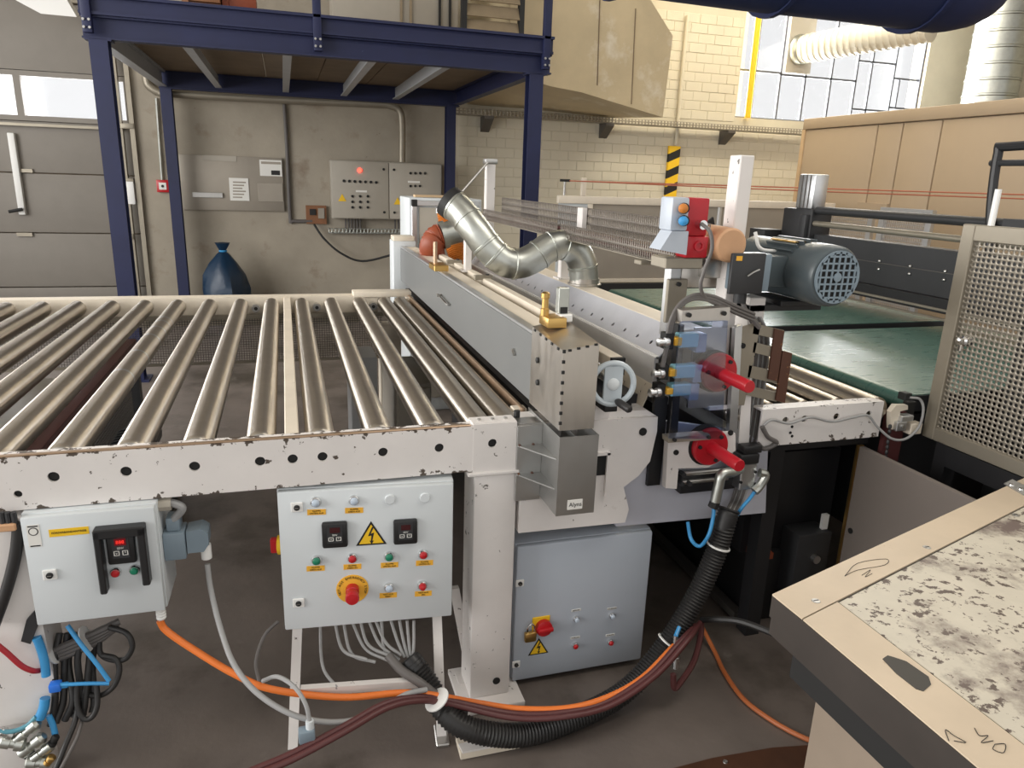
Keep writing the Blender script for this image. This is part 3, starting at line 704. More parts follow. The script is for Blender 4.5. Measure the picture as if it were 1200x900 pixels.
# ================================================================== CONTROL BOXES
def on_face(root, u, v, dy=0.0):
    """local (x,z) of a photograph pixel on the root's front plane"""
    R = Matrix.Rotation(root.rotation_euler.z, 3, 'Z'); O = Vector(root.location)
    n = R @ Vector((0, 1, 0)); d = RT*((u-600)/FPX) + DN*((v-450)/FPX) + _f
    t = ((O + n*dy) - CP).dot(n)/d.dot(n)
    p = R.inverted() @ (CP + d*t - O); return p.x, p.z
def ebox(root, w_, h_, d_, m, door=True):
    MB().box(0, w_, .02, d_, 0, h_, bev=.004).build('body', m, root, True)
    if door: return MB().box(.003, w_-.003, 0, .022, .003, h_-.003, bev=.004).build('door', m, root, True)
def knob(root, u, v, r, lens, name='push_button', dome=False, parent=None):
    x, z = on_face(root, u, v); par = parent or root
    o = MB().lathe((x, 0, z), (0, -1, 0), [(r*1.25, 0), (r*1.25, .004), (r, .009), (r*.9, .009)], 18).build(name, M['chrome'], root, True)
    MB().lathe((x, -.0085, z), (0, -1, 0), [(r*.86, 0), (r*.86, .004), (r*.6, .007 if not dome else .012), (r*.05, .008 if not dome else .015)], 16).build('button_cap', lens, o, True)
    return o
def lock(root, u, v, s=.016):
    x, z = on_face(root, u, v)
    o = MB().box(x-s, x+s, -.005, .001, z-s*.9, z+s*.9, bev=.002).build('door_lock', M['whitep'], root, True)
    MB().lathe((x, -.005, z), (0, -1, 0), [(s*.5, 0), (s*.5, .004), (s*.4, .005)], 14).build('lock_insert', M['ink'], o, True)
    MB().box(x-s*.3, x+s*.3, -.0108, -.0098, z-.001, z+.001).build('key_slot', M['steel'], o, True)
def label_plate(root, u, v, w_, h_, lines, m=None, size=None, tilt=0, tm=None):
    x, z = on_face(root, u, v)
    o = MB().box(-w_/2, w_/2, -.0012, .0005, -h_/2, h_/2).build('label_plate', m or M['amber'], root, True)
    o.location = (x, 0, z); o.rotation_euler = (0, tilt, 0)
    for i, ln in enumerate(lines):
        text(ln, size or h_*.42, (0, -.0016, (len(lines)-1)*h_*.22-i*h_*.44), tm or M['ink'], o)
    return o
def warn(root, u, v, s):
    x, z = on_face(root, u, v); h_ = s*.866
    o = MB().prism([(x-s/2, z-h_*.45), (x+s/2, z-h_*.45), (x, z+h_*.55)], 'y', -.0012, .0004).build('warning_triangle', M['ink'], root, True)
    k = .80; c = z-h_*.45+h_/3
    MB().prism([(x-s/2*k, c-h_/3*k), (x+s/2*k, c-h_/3*k), (x, c+h_*2/3*k)], 'y', -.0017, -.0011).build('sign_field', M['yellow'], o, True)
    q = s*.30
    MB().prism([(x+.10*q, c+1.25*q), (x-.35*q, c+.15*q), (x+.02*q, c+.22*q), (x-.05*q, c-.45*q), (x-.2*q, c-.38*q), (x+.02*q, c-.85*q), (x+.28*q, c-.40*q), (x+.1*q, c-.42*q), (x+.32*q, c+.55*q), (x-.05*q, c+.45*q), (x+.32*q, c+1.25*q)], 'y', -.0022, -.0016).build('lightning_bolt', M['ink'], o, True)
def keypad(root, u, v, w_, h_, lit):
    x, z = on_face(root, u, v)
    o = MB().box(x-w_/2, x+w_/2, -.016, .002, z-h_/2, z+h_/2, bev=.006).build('keypad', M['black'], root, True)
    MB().box(x-w_*.30, x+w_*.30, -.0175, -.0155, z-h_*.28, z+h_*.42).build('keypad_face', M['charcoal'], o, True)
    MB().box(x-w_*.19, x+w_*.21, -.0185, -.017, z+h_*.13, z+h_*.34).build('display', M['disp'] if lit else M['disp0'], o, True)
    if lit: text('888', h_*.15, (x+w_*.01, -.0192, z+h_*.235), M['seg'], o)
    text('SEW', h_*.09, (x+.0, -.0182, z+h_*.04), M['paper'], o)
    for s_, tx in ((-1, 'v'), (1, '^')):
        cx = x+s_*w_*.15; e = w_*.10
        mb = MB()
        for a in ((cx-e, cx-e+.002, z-h_*.19, z-h_*.04), (cx+e-.002, cx+e, z-h_*.19, z-h_*.04), (cx-e, cx+e, z-h_*.19, z-h_*.175), (cx-e, cx+e, z-h_*.055, z-h_*.04)): mb.box(a[0], a[1], -.0182, -.0174, a[2], a[3])
        mb.build('key', M['paper'], o, True); text(tx, h_*.12, (cx, -.0182, z-h_*.115), M['paper'], o)
    return o

# left box hanging under the rail
a = at(42, 735, y=1.882); b = at(196, 720, y=1.882); c_ = at(28, 605, y=1.882)
h_ = .815-a.z; w_ = b.x-a.x
bL = thing('control_box', 'light grey control box with one black keypad hanging at the left leg', 'control box', (a.x, 1.882, a.z), math.radians(-.6))
ebox(bL, w_, h_, .19, M['box'])
lock(bL, 59, 673)
# guard frame and keypad
x0, z0 = on_face(bL, 122, 690); x1, z1 = on_face(bL, 165, 613)
mb = MB(); mb.box(x0-.002, x1+.012, -.032, 0, z1-.022, z1+.004, bev=.003); mb.box(x0-.002, x0+.014, -.032, 0, z0, z1, bev=.003); mb.box(x1-.006, x1+.012, -.032, 0, z0+.012, z1, bev=.003); mb.build('keypad_guard', M['black'], bL, True)
keypad(bL, 143, 640, .066, .088, True)
knob(bL, 136, 670, .0115, M['red']); knob(bL, 158, 667, .0115, M['green'])
o = label_plate(bL, 81, 623, .088, .020, ['FÖRDERBANDANTRIEB'], M['yellow'], .0074)
x, z = on_face(bL, 40, 628)
st = MB().box(x-.014, x+.014, -.001, .0005, z-.03, z+.03).build('inspection_sticker', M['paper'], bL, True)
MB().lathe((x, -.001, z+.012), (0, -1, 0), [(.011, 0), (.011, .0004), (.009, .0004)], 20).build('sticker_ring', M['ink'], st, True)
MB().lathe((x, -.0012, z+.012), (0, -1, 0), [(.0085, 0), (.0085, .0006), (.001, .0006)], 20).build('sticker_disc', M['paper'], st, True)
for zz in (.026, -.027): MB().box(x-.011, x+.011, -.0016, -.0008, z+zz-.0015, z+zz+.0015).build('sticker_bar', M['ink'], st, True)
# side plug, glands
x, z = w_, h_*.57
pl = MB().box(w_, w_+.055, .04, .11, z-.05, z+.03, bev=.005).build('plug_socket', M['motorl'], bL, True)
MB().box(w_+.01, w_+.045, .05, .10, z+.03, z+.07, bev=.006).build('socket_lid', M['motorl'], pl, True)
ph = MB(); ph.prism([(w_+.058, z-.035), (w_+.098, z-.035), (w_+.112, z-.015), (w_+.112, z+.02), (w_+.095, z+.033), (w_+.058, z+.028)], 'y', .045, .105); ph = ph.build('plug', M['motorl'], bL, True)
MB().cyl((w_+.100, .075, z-.07), (w_+.100, .075, z-.028), .014, 12).build('plug_gland', M['whitep'], ph, True)
MB().tube([(w_, .05, h_-.02), (w_+.03, .05, h_-.018), (w_+.055, .05, h_-.035), (w_+.03, .06, h_-.07)], .011, 10).build('side_conduit', M['greycab'], bL, True)
MB().cyl((w_, .05, h_-.02), (w_+.03, .05, h_-.02), .018, 8).build('side_gland', M['gbox'], bL, True)
gx, gz = on_face(bL, 184, 722)
mb = MB()
for i in range(5): mb.lathe((gx, .05, gz-.008*i), (0, 0, -1), [(.011, 0), (.013, .002), (.013, .005), (.011, .008)], 12)
tag(mb.build('spiral_gland', M['whitep'], bL, True), kind='stuff')
OBL = bL.matrix_basis @ Vector((gx, .05, gz-.04)); PLG = bL.matrix_basis @ Vector((w_+.132, .075, z-.075))

# middle console on its own stand
yl = 1.922
a = at(333, 740, y=yl); b = at(530.5, 723.5, y=1.876)
ang = math.atan2(b.y-a.y, b.x-a.x); w_ = (Vector((b.x, b.y))-Vector((a.x, a.y))).length
bM = thing('control_console', 'light grey control console with coloured buttons and emergency stop on a floor stand', 'control console', (a.x, a.y, a.z), ang)
h_ = .806-a.z
ebox(bM, w_, h_, .14, M['box'])
lock(bM, 348, 594); lock(bM, 350, 706)
for u, v, m_ in ((370, 588, 'lens'), (415, 586, 'lens'), (371, 656, 'green'), (413, 653.5, 'red'), (456, 651.5, 'green'), (496, 649, 'red'), (456, 688, 'lens'), (495, 685.5, 'red')):
    knob(bM, u, v, .0125, M[m_], dome=(u == 495))
for u, v in ((457, 585), (498, 583)): 
    x, z = on_face(bM, u, v); MB().lathe((x, 0, z), (0, -1, 0), [(.015, 0), (.015, .003), (.013, .005), (.002, .005)], 16).build('blanking_plug', M['box'], bM, True)
LB = ((371, 600, 'KLAPPE', 'UNTEN AUF'), (415, 598, 'KLAPPE', 'OBEN AUF'), (370, 666, 'KLAPPE', 'OBEN AUF'), (413, 664, 'KLAPPE', 'OBEN ZU'), (456.5, 662, 'KLAPPE', 'UNTEN AUF'), (497.5, 659.5, 'KLAPPE', 'UNTEN ZU'), (455, 697.5, 'NOT-AUS', 'RESET'), (496, 695.5, 'NOT-AUS', 'EIN'))
for u, v, l1, l2 in LB: label_plate(bM, u, v, .050, .0165, [l1, l2], size=.0068, tilt=.02)
warn(bM, 435, 626, .086)
keypad(bM, 392.5, 625, .070, .078, False); keypad(bM, 475, 621.5, .068, .076, False)
x, z = on_face(bM, 413, 690)
es = MB().lathe((x, 0, z), (0, -1, 0), [(.046, 0), (.046, .0015), (.044, .002), (.01, .002)], 32).build('emergency_stop', M['amber'], bM, True)
MB().lathe((x, -.002, z), (0, -1, 0), [(.019, 0), (.019, .02), (.016, .022), (.018, .03), (.020, .05), (.017, .056), (.002, .058)], 24).build('stop_mushroom', M['red'], es, True)
for i, ch in enumerate('NOT-AUS EMERGENCY STOP'):
    t_ = math.radians(200-i*10.5); text(ch, .010, (x+math.cos(t_)*.038, -.0028, z+math.sin(t_)*.038), M['ink'], es, rot=(PI/2, -(t_-PI/2), 0))
# rotary switch on its left side
ls = MB().lathe((0, .07, h_*.55), (-1, 0, 0), [(.028, 0), (.028, .012), (.02, .014)], 16).build('side_switch', M['yellow'], bM, True)
MB().box(-.032, -.012, .06, .08, h_*.55-.022, h_*.55+.022, bev=.003).build('switch_handle', M['red'], ls, True)
# stand
def world2(root, p): return root.matrix_basis.inverted() @ Vector(p)
for u, v, ut in ((343, 878, 347), (518, 868, 514)):
    f0 = at(u, v, z=0.0); x_t, _ = on_face(bM, ut, 735)
    q = world2(bM, f0); top = Vector((x_t, .06, 0.0))
    mb = MB(); dx = .014
    A = [top+Vector((-dx, 0, .01)), top+Vector((dx, 0, .01)), top+Vector((dx, .02, .01)), top+Vector((-dx, .02, .01))]
    B = [q+Vector((-dx, 0, 0)), q+Vector((dx, 0, 0)), q+Vector((dx, .02, 0)), q+Vector((-dx, .02, 0))]
    mb.hull2(A, B); lg = mb.build('stand_leg', M['white'], bM, True)
    if ut == 514: MB().box(q.x-.02, q.x+.02, q.y-.03, q.y+.06, q.z, q.z+.012, bev=.003).build('foot', M['steel'], lg, True)
a_ = world2(bM, at(352, 808, y=1.80)); b_ = world2(bM, at(505, 797, y=1.80))
MB().hull2([a_, b_, b_+Vector((0, .02, 0)), a_+Vector((0, .02, 0))], [a_+Vector((0, 0, -.025)), b_+Vector((0, 0, -.025)), b_+Vector((0, .02, -.025)), a_+Vector((0, .02, -.025))]).build('stand_crossbar', M['white'], bM, True)

# floor cabinet right of the leg
yc = 1.965
cb = thing('switch_cabinet', 'blue grey switch cabinet with padlocked red switch standing beside the white leg', 'cabinet', (.652, yc, 0), 0)
ch_ = .527
MB().box(0, .483, .02, .20, .02, ch_, bev=.006).build('body', M['cab'], cb, True)
MB().box(.002, .481, 0, .024, .022, ch_-.002, bev=.008).build('door', M['cab'], cb, True)
MB().box(.03, .45, .03, .19, 0, .02).build('plinth', M['ink'], cb, True)
lock(cb, 609, 683, .014); lock(cb, 604.5, 778, .014)
x, z = on_face(cb, 634, 733); bp = MB().box(x-.032, x+.03, -.004, .001, z-.028, z+.036, bev=.003).build('main_switch_plate', M['yellow'], cb, True)
MB().lathe((x+.006, -.004, z-.002), (0, -1, 0), [(.028, 0), (.028, .016), (.024, .018), (.002, .018)], 20).build('main_switch', M['red'], bp, True)
MB().box(x-.018, x+.034, -.034, -.02, z-.008, z+.006, bev=.004).build('switch_lever', M['red'], bp, True)
px_, pz_ = on_face(cb, 619, 740)
pk = MB().box(px_-.02, px_+.02, -.03, -.014, pz_-.022, pz_+.012, bev=.004).build('padlock', M['brass'], cb, True); pk.rotation_euler = (0, 0, 0)
MB().tube([(px_-.010, -.022, pz_+.01), (px_-.010, -.022, pz_+.03), (px_+.002, -.022, pz_+.042), (px_+.014, -.022, pz_+.03), (px_+.012, -.022, pz_+.01)], .003, 8).build('shackle', M['chrome'], pk, True)
warn(cb, 631, 758, .072)
for u, v, m_ in ((675, 725, 'lens'), (717, 721, 'lens'), (673.5, 756, 'red'), (715, 752, 'red')): knob(cb, u, v, .0095, M[m_], 'indicator_lamp')
for u, v, tx in ((675, 715, 'NETZ EIN'), (717, 713, 'STEUERUNG'), (674, 747, 'STÖRUNG'), (715, 744, 'STÖRUNG')):
    label_plate(cb, u, v, .034, .008, [tx], M['paper'], .006)

# ================================================================== PRESS / GLUE UNIT
pu = thing('press_unit', 'grey covered press unit with perforated suction beam across the conveyor line', 'machine', (.95, 3.3, 0))
cv = MB().box(.700, .716, 2.0, 4.72, .985, 1.195, bev=.002).build('side_cover', M['cover'], pu)
MB().box(.700, .730, 2.02, 4.72, 1.195, 1.208, bev=.003).build('cover_lip', M['alu'], cv)
p = at(522, 352, x=.70); MB().tube([(.699, p.y+.08, p.z+.012), (.685, p.y+.07, p.z+.012), (.685, p.y-.1, p.z+.0), (.699, p.y-.11, p.z+.0)], .005, 6, 3).build('cover_handle', M['steel'], cv)
for u, v in ((514, 346), (603, 411), (604, 414)):
    p = at(u, v, x=.70); MB().cyl((.692, p.y, p.z), (.70, p.y, p.z), .008, 10).build('cover_bolt', M['steel'], cv)
MB().box(.732, .800, 2.03, 4.70, 1.17, 1.203, bev=.003).build('top_channel', M['cream'], pu)
MB().box(.835, .872, 2.25, 4.30, 1.16, 1.212, bev=.003).build('guide_bar', M['cream'], pu)
MB().box(.800, .835, 2.03, 4.6, 1.12, 1.16).build('channel_web', M['frame'], pu)
MB().box(.72, 1.09, 2.05, 4.65, .90, .945).build('bed', M['blackm'], pu)
for x in (1.005, 1.03): MB().box(x, x+.012, 1.95, 4.5, .945, .957).build('bed_rail', M['steel'], pu)
for v, y in ((368, 3.15), (330, 3.75)):
    q = MB().box(.80, .88, y, y+.03, 1.205, 1.225).build('bar_clip', M['frame'], pu); MB().cyl((.86, y+.015, 1.17), (.86, y+.015, 1.23), .009, 10).build('clip_pin', M['ink'], q)
ec = MB().box(.655, .80, 4.72, 4.90, .62, 1.235, bev=.004).build('far_end_cover', M['box'], pu)
MB().box(.66, .795, 4.74, 4.88, 1.235, 1.265, bev=.004).build('far_end_cap', M['cream'], ec)
# stainless end box with rivets
eb = MB(); eb.hull2([(.697, 1.768, .982), (.800, 1.768, .982), (.800, 1.768, 1.226), (.697, 1.768, 1.209)], [(.697, 2.035, .982), (.800, 2.035, .982), (.800, 2.035, 1.245), (.697, 2.035, 1.222)])
eb = eb.build('end_box', M['stain'], pu)
for i in range(8): z = 1.0+i*.029; MB().box(.694, .702, 1.764, 1.769, z, z+.009).build('rivet', M['ink'], eb)
for i in range(4): x = .71+i*.025; MB().box(x, x+.009, 1.764, 1.769, 1.207+i*.0045, 1.213+i*.0045).build('rivet', M['ink'], eb)
for i in range(5): y = 1.80+i*.05; MB().box(.694, .699, y, y+.012, 1.203+i*.0025, 1.21+i*.0025).build('rivet', M['ink'], eb)
for u, v in ((632, 422), (632, 448)):
    p = at(u, v, x=.70); MB().lathe((.697, p.y, p.z), (-1, 0, 0), [(.009, 0), (.009, .006), (.004, .008)], 12).build('screw', M['ink'], eb)
# brass fitting and sensor on the box
bf = MB().box(.715, .775, 1.95, 2.03, 1.232, 1.262, bev=.004).build('brass_block', M['brass'], pu)
MB().lathe((.722, 2.0, 1.262), (0, 0, 1), [(.013, 0), (.013, .02), (.010, .022), (.010, .05), (.013, .052), (.013, .066), (.006, .07)], 14).build('brass_nipple', M['brass'], bf)
MB().box(.762, .800, 1.97, 2.02, 1.245, 1.268, bev=.003).build('sensor_base', M['whitep'], bf)
MB().box(.758, .792, 1.985, 2.01, 1.268, 1.345, bev=.002).build('sensor_body', M['galv'], bf)
MB().box(.765, .787, 1.982, 1.986, 1.270, 1.288).build('sensor_window', M['ink'], bf)
# stainless bracket column
bk = MB(); T = .004
bk.box(.700, .818, 1.768, 1.768+T, .722, .962); bk.box(.700, .700+T, 1.772, 2.05, .722, .962); bk.box(.818-T, .818, 1.772, 2.05, .722, .962); bk.box(.704, .814, 1.772, 2.05, .722, .726)
bk = bk.build('bracket_column', M['stain2'], pu)
MB().box(.755, .759, 1.78, 1.90, .80, .955).build('inner_plate', M['stain2'], bk)
MB().box(.622, .700, yF-.008, yF-.003, .712, .952, bev=.001).build('bracket_plate', M['stain2'], bk)
MB().box(.625, .700, yF-.006, yF+.05, .952, .958).build('bracket_top', M['steel'], bk)
for z in (.888, .797):
    g = MB().prism([(.624, yF-.008), (.6995, yF-.008), (.6995, 1.785)], 'z', z, z+.004).build('gusset', M['stain2'], bk)
    for x in (.63, .672): MB().lathe((x, yF-.008, z+.004), (0, -1, 0), [(.004, 0), (.004, .006), (.001, .007)], 8).build('weld_bead', M['brown'], g)
p = at(674, 591, y=1.768); tg = MB().box(p.x-.024, p.x+.022, 1.7668, 1.768, p.z-.015, p.z+.015).build('paper_tag', M['paper'], bk)
text('Alyns', .018, (p.x-OFF[bk].x, 1.7664-OFF[bk].y, p.z-OFF[bk].z), M['ink'], tg)
# white end casting
wcst = MB().prism([(.64, .60), (1.0, .595), (1.01, .64), (.985, .72), (1.035, .755), (1.07, .80), (1.085, .90), (1.083, .948), (.83, .952), (.64, .952), (.64, .70)], 'y', yF, yF+.12).build('end_casting', M['white'], pu)
MB().prism([(.83, .952), (1.083, .948), (1.05, .968), (.84, .972)], 'y', yF+.015, yF+.12).build('casting_top', M['white'], wcst)
MB().cyl((1.035, yF-.003, .903), (1.035, yF+.002, .903), .013, 16).build('casting_hole', M['hole'], wcst)
sl = MB().box(.868, .915, yF-.004, yF, .77, .838).build('casting_slot', M['hole'], wcst)
mb = MB(); mb.box(.858, .868, yF-.012, yF, .70, .845); mb.box(.915, .925, yF-.012, yF, .70, .845); mb.box(.858, .925, yF-.012, yF, .838, .848); mb.build('slot_frame', M['white'], wcst)
for x, z in ((.64, .965), (.90, .965), (1.01, .966)): MB().cyl((x, yF+.06, z-.012), (x, yF+.06, z+.012), .010, 6).build('casting_bolt', M['ink'], wcst)
# hand wheel
hw = thing('hand_wheel', 'grey hand wheel with black crank handle beside the stainless end box', 'hand wheel', (.862, 1.80, 1.02))
C0 = Vector((.864, 1.80, 1.10)); axd = Vector((-.18, -.98, 0)).normalized(); sx_ = Vector((.98, -.18, 0)).normalized(); zz = Vector((0, 0, 1))
rim = [C0+(sx_*math.cos(t)+zz*math.sin(t))*.060 for t in [2*PI*i/32 for i in range(33)]]
MB().tube(rim, .0085, 10, 1, smooth=False).build('rim', M['wheel'], hw)
mb = MB(); mb.hull2([C0+sx_*a+zz*b+axd*.006 for a, b in ((-.026, -.052), (.026, -.052), (.026, .052), (-.026, .052))], [C0+sx_*a+zz*b-axd*.006 for a, b in ((-.026, -.052), (.026, -.052), (.026, .052), (-.026, .052))]); mb.build('spoke_plate', M['wheel'], hw)
MB().lathe(C0, axd, [(.018, -.03), (.018, .008), (.012, .012), (.002, .012)], 18).build('hub', M['box'], hw)
hp = C0+sx_*.012-zz*.048+axd*.008
MB().lathe(hp, (axd+sx_*.35-zz*.1).normalized(), [(.006, 0), (.010, .008), (.0115, .02), (.0115, .062), (.008, .068), (.001, .069)], 16).build('crank_handle', M['rubber'], hw)
MB().box(.845, .885, 1.80, 1.92, 1.015, 1.04, bev=.004).build('wheel_bearing', M['ink'], hw)
MB().box(.84, .89, 1.86, 1.98, .972, 1.016, bev=.004).build('bearing_block', M['white'], hw)
MB().cyl(C0-axd*.02, C0-axd*.20, .012, 12).build('shaft', M['steel'], hw)
# cross bar with black end
cb2 = MB().box(.945, .99, 2.0, 4.4, 1.075, 1.125, bev=.002).build('cross_slide', M['cream'], pu)
MB().box(.945, .99, 1.985, 2.0, 1.07, 1.125).build('slide_end', M['ink'], cb2)
MB().box(.80, .93, 2.06, 2.2, 1.10, 1.14).build('slide_shelf', M['frame'], pu)
# suction beam
BY0, BY1 = 2.0, 4.52
sb = MB().box(1.098, 1.113, BY0, BY1, 1.03, 1.118).build('beam_web', mat('grey_beam_sheet', (.66, .65, .64), .4, .15, var=.15, vscale=6), pu)
A0, A1 = Vector((1.111, 1.118)), Vector((1.186, 1.203)); sl_ = (A1-A0); nl = Vector((-sl_.y, sl_.x)).normalized()
SLU = sl_.normalized()
def fpl(a, b, c): q = A0+SLU*b-nl*c; return (q.x, a, q.y)
mb = MB(); mb.holed(fpl, BY0, BY1, 0, sl_.length, [(2.1+.1*i, .036, .0075) for i in range(25)], .004, 10)
bp = mb.build('beam_plate', M['suction'], pu)
MB().box(1.103, 1.114, BY0, BY1, 1.113, 1.122).build('beam_edge', M['whitep'], bp)
fl = MB().box(1.186, 1.285, BY0, BY1+.02, 1.195, 1.205, bev=.002).build('beam_flange', M['cream'], pu)
MB().box(1.278, 1.285, BY0, BY1, 1.0, 1.195).build('beam_back', M['cream'], pu)
MB().prism([(1.098, 1.03), (1.111, 1.118), (1.186, 1.203), (1.278, 1.195), (1.278, 1.03)], 'y', BY1, BY1+.01).build('beam_end', M['suction'], pu)
lb = MB().holed(lambda a, b, c: (1.068+b*.37+c, a, .955+b*.93), BY0, BY1, 0, .081, [(2.05+.12*i, .04, .005) for i in range(20)], .004, 8).build('lower_strip', M['cream'], pu)
# lilac side plate, black strip painting the shade of the gap
def qq(u, v, y): p = at(u, v, y=y); return (p.x, p.z)
lp = MB().prism([qq(722, 617, 1.966), qq(897, 601, 1.966), qq(900, 525, 1.966), qq(872, 505, 1.966), qq(770, 492, 1.966), qq(722, 520, 1.966)], 'y', 1.966, 1.98).build('side_plate', M['lilac'], pu)
MB().box(1.086, 1.132, 1.95, 1.965, .70, 1.0).build('gap_shade_strip', M['blackm'], pu)
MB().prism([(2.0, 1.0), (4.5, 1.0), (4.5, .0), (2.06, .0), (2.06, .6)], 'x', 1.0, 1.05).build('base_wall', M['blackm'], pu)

# ---------------------------------------------------------------- sensor head with red handles
sh = thing('sensor_head', 'clear guarded sensor head with red handles at the near end of the press', 'machine head', (1.25, 1.95, .6))
def q_(u, v, y): p = at(u, v, y=y); return (p.x, p.z)
MB().prism([q_(815, 384, 1.955), q_(868, 384, 1.955), q_(862, 478, 1.955), q_(806, 478, 1.955)], 'y', 1.955, 1.965).build('back_plate', M['stain'], sh)
MB().prism([q_(862, 384, 1.93), q_(870, 381, 1.93), q_(862, 545, 1.93), q_(852, 545, 1.93)], 'y', 1.93, 1.95).build('back_rib', M['alu'], sh)
fr = MB().prism([q_(783, 515, 1.90), q_(832, 508, 1.90), q_(862, 508, 1.90), q_(862, 528, 1.90), q_(830, 548, 1.90), q_(795, 549, 1.90), q_(793, 573, 1.90), q_(780, 572, 1.90)], 'y', 1.90, 1.925).build('white_frame', M['white'], sh)
for u, v in ((792, 530), (856, 507)):
    p = at(u, v, y=1.90); MB().cyl((p.x, 1.896, p.z), (p.x, 1.902, p.z), .009, 12).build('frame_hole', M['hole'], fr)
MB().prism([q_(798, 377, 1.855), q_(853, 376, 1.855), q_(846, 515, 1.855), q_(784, 514, 1.855)], 'y', 1.855, 1.860).build('acrylic_guard', M['acryl'], sh)
us = MB().prism([q_(800, 364, 1.86), q_(856, 360, 1.86), q_(855, 376, 1.86), q_(799, 378, 1.86)], 'y', 1.861, 1.90).build('upper_strip', M['stain'], sh)
for u, v in ((807, 369), (848, 367)):
    p = at(u, v, y=1.86); MB().cyl((p.x, 1.853, p.z), (p.x, 1.861, p.z), .007, 10).build('strip_screw', M['ink'], us)
ls_ = MB().prism([q_(783, 513, 1.862), q_(832, 509, 1.862), q_(832, 515, 1.862), q_(783, 519, 1.862)], 'y', 1.861, 1.90).build('lower_strip', M['frame'], sh)
for u, v in ((790, 515), (830, 512)):
    p = at(u, v, y=1.86); MB().cyl((p.x, 1.853, p.z), (p.x, 1.861, p.z), .006, 10).build('strip_screw', M['ink'], ls_)
MB().prism([q_(793, 380, 1.93), q_(800, 380, 1.93), q_(790, 545, 1.93), q_(782, 545, 1.93)], 'y', 1.92, 1.95).build('black_column', M['blackm'], sh)
for (u0, u1, v0, v1) in ((796, 820, 391, 408), (790, 816, 428, 444), (786, 811, 450, 465)):
    a, b = at(u0, v1, y=1.88), at(u1, v0, y=1.88)
    so = MB().box(a.x, b.x, 1.88, 1.915, a.z, b.z, bev=.003).build('sensor', M['teal'], sh)
    MB().box(a.x-.018, a.x+.006, 1.876, 1.905, a.z+.008, b.z-.010, bev=.002).build('sensor_tag', M['amber'], so)
    MB().box(b.x, b.x+.035, 1.89, 1.94, a.z-.02, b.z-.004, bev=.004).build('sensor_arm', M['cab'], so)
    MB().box(a.x-.045, a.x-.018, 1.885, 1.92, a.z-.004, b.z+.002).build('sensor_clamp', M['ink'], so)
    zc_ = (a.z+b.z)/2
    MB().lathe((a.x-.040, 1.875, zc_), (-1, 0, 0), [(.012, 0), (.014, .004), (.014, .014), (.010, .016), (.010, .026), (.013, .028), (.013, .036), (.006, .04)], 12).build('plug_connector', M['alu'], so)
def red_handle(u, v, eu, ev, lab):
    p = at(u, v, y=1.885)
    o = MB().lathe((p.x, 1.878, p.z), (0, -1, 0), [(.062, -.02), (.062, -.006), (.058, 0), (.02, 0)], 32).build('handle_flange', M['redp'], sh)
    MB().lathe((p.x, 1.878, p.z), (0, -1, 0), [(.022, -.002), (.0195, .02), (.019, .15), (.017, .153), (.002, .153)], 24).build('handle_bar', M['redp'], o)
    for k in range(3):
        t_ = .9+k*2*PI/3; c = Vector((p.x+math.cos(t_)*.046, 0, p.z+math.sin(t_)*.046)); MB().cyl((c.x, 1.871, c.z), (c.x, 1.88, c.z), .006, 10).build('flange_bolt', M['ink'], o)
    MB().lathe((p.x-.006, 1.893, p.z), (0, 1, 0), [(.066, .005), (.066, .03), (.04, .03)], 24).build('flange_backing', M['ink'], o)
    o['label'] = lab
red_handle(843, 437, 0, 0, 'upper red handle'); red_handle(833, 524, 0, 0, 'lower red handle')
# black slide under the white frame
a, b = at(795, 578, y=1.94), at(862, 550, y=1.94)
sd = MB().box(a.x, b.x, 1.93, 2.03, a.z, b.z, bev=.004).build('slide_block', M['blackm'], sh)
for v in (556, 566): p = at(800, v, y=1.92); MB().cyl((p.x, 1.925, p.z), (p.x+.17, 1.925, p.z), .008, 10).build('slide_rod', M['steel'], sd)
for u, v in ((801, 556), (799, 567), (808, 567)): p = at(u, v, y=1.91); MB().cyl((p.x, 1.905, p.z), (p.x, 1.93, p.z), .008, 8).build('slide_bolt', M['charcoal'], sd)
# slotted stainless plate and brown strips
yp = 1.935
sp = MB()
sp.prism([q_(870, 383, yp), q_(884, 379, yp), q_(892, 378, yp), q_(872, 475, yp), q_(862, 475, yp)], 'y', yp, yp+.006)
for (v0, v1, u0, u1) in ((379, 391, 884, 919), (401, 413, 884, 917), (428, 442, 878, 914), (452, 463, 876, 912)):
    sp.prism([q_(u0, v0, yp), q_(u1, v0+8, yp), q_(u1-2, v1+8, yp), q_(u0-2, v1, yp)], 'y', yp, yp+.005)
sp = sp.build('slotted_plate', M['frame'], sh)
for (u0, v0, v1, m_) in ((908, 385, 447, 0), (917, 411, 472, 0)):
    MB().prism([q_(u0, v0, yp-.006), q_(u0+11, v0+3, yp-.006), q_(u0+2.5, v1, yp-.006), q_(u0-8, v1-3, yp-.006)], 'y', yp-.008, yp-.001).build('edge_strip', M['brown'], sp)
p = at(870, 405, y=yp); MB().cyl((p.x, yp-.005, p.z), (p.x, yp+.001, p.z), .009, 12).build('plate_hole', M['hole'], sp)
MB().prism([q_(871, 440, 1.94), q_(882, 440, 1.94), q_(878, 520, 1.94), q_(866, 520, 1.94)], 'y', 1.942, 1.952).build('white_upright', M['white'], sh)
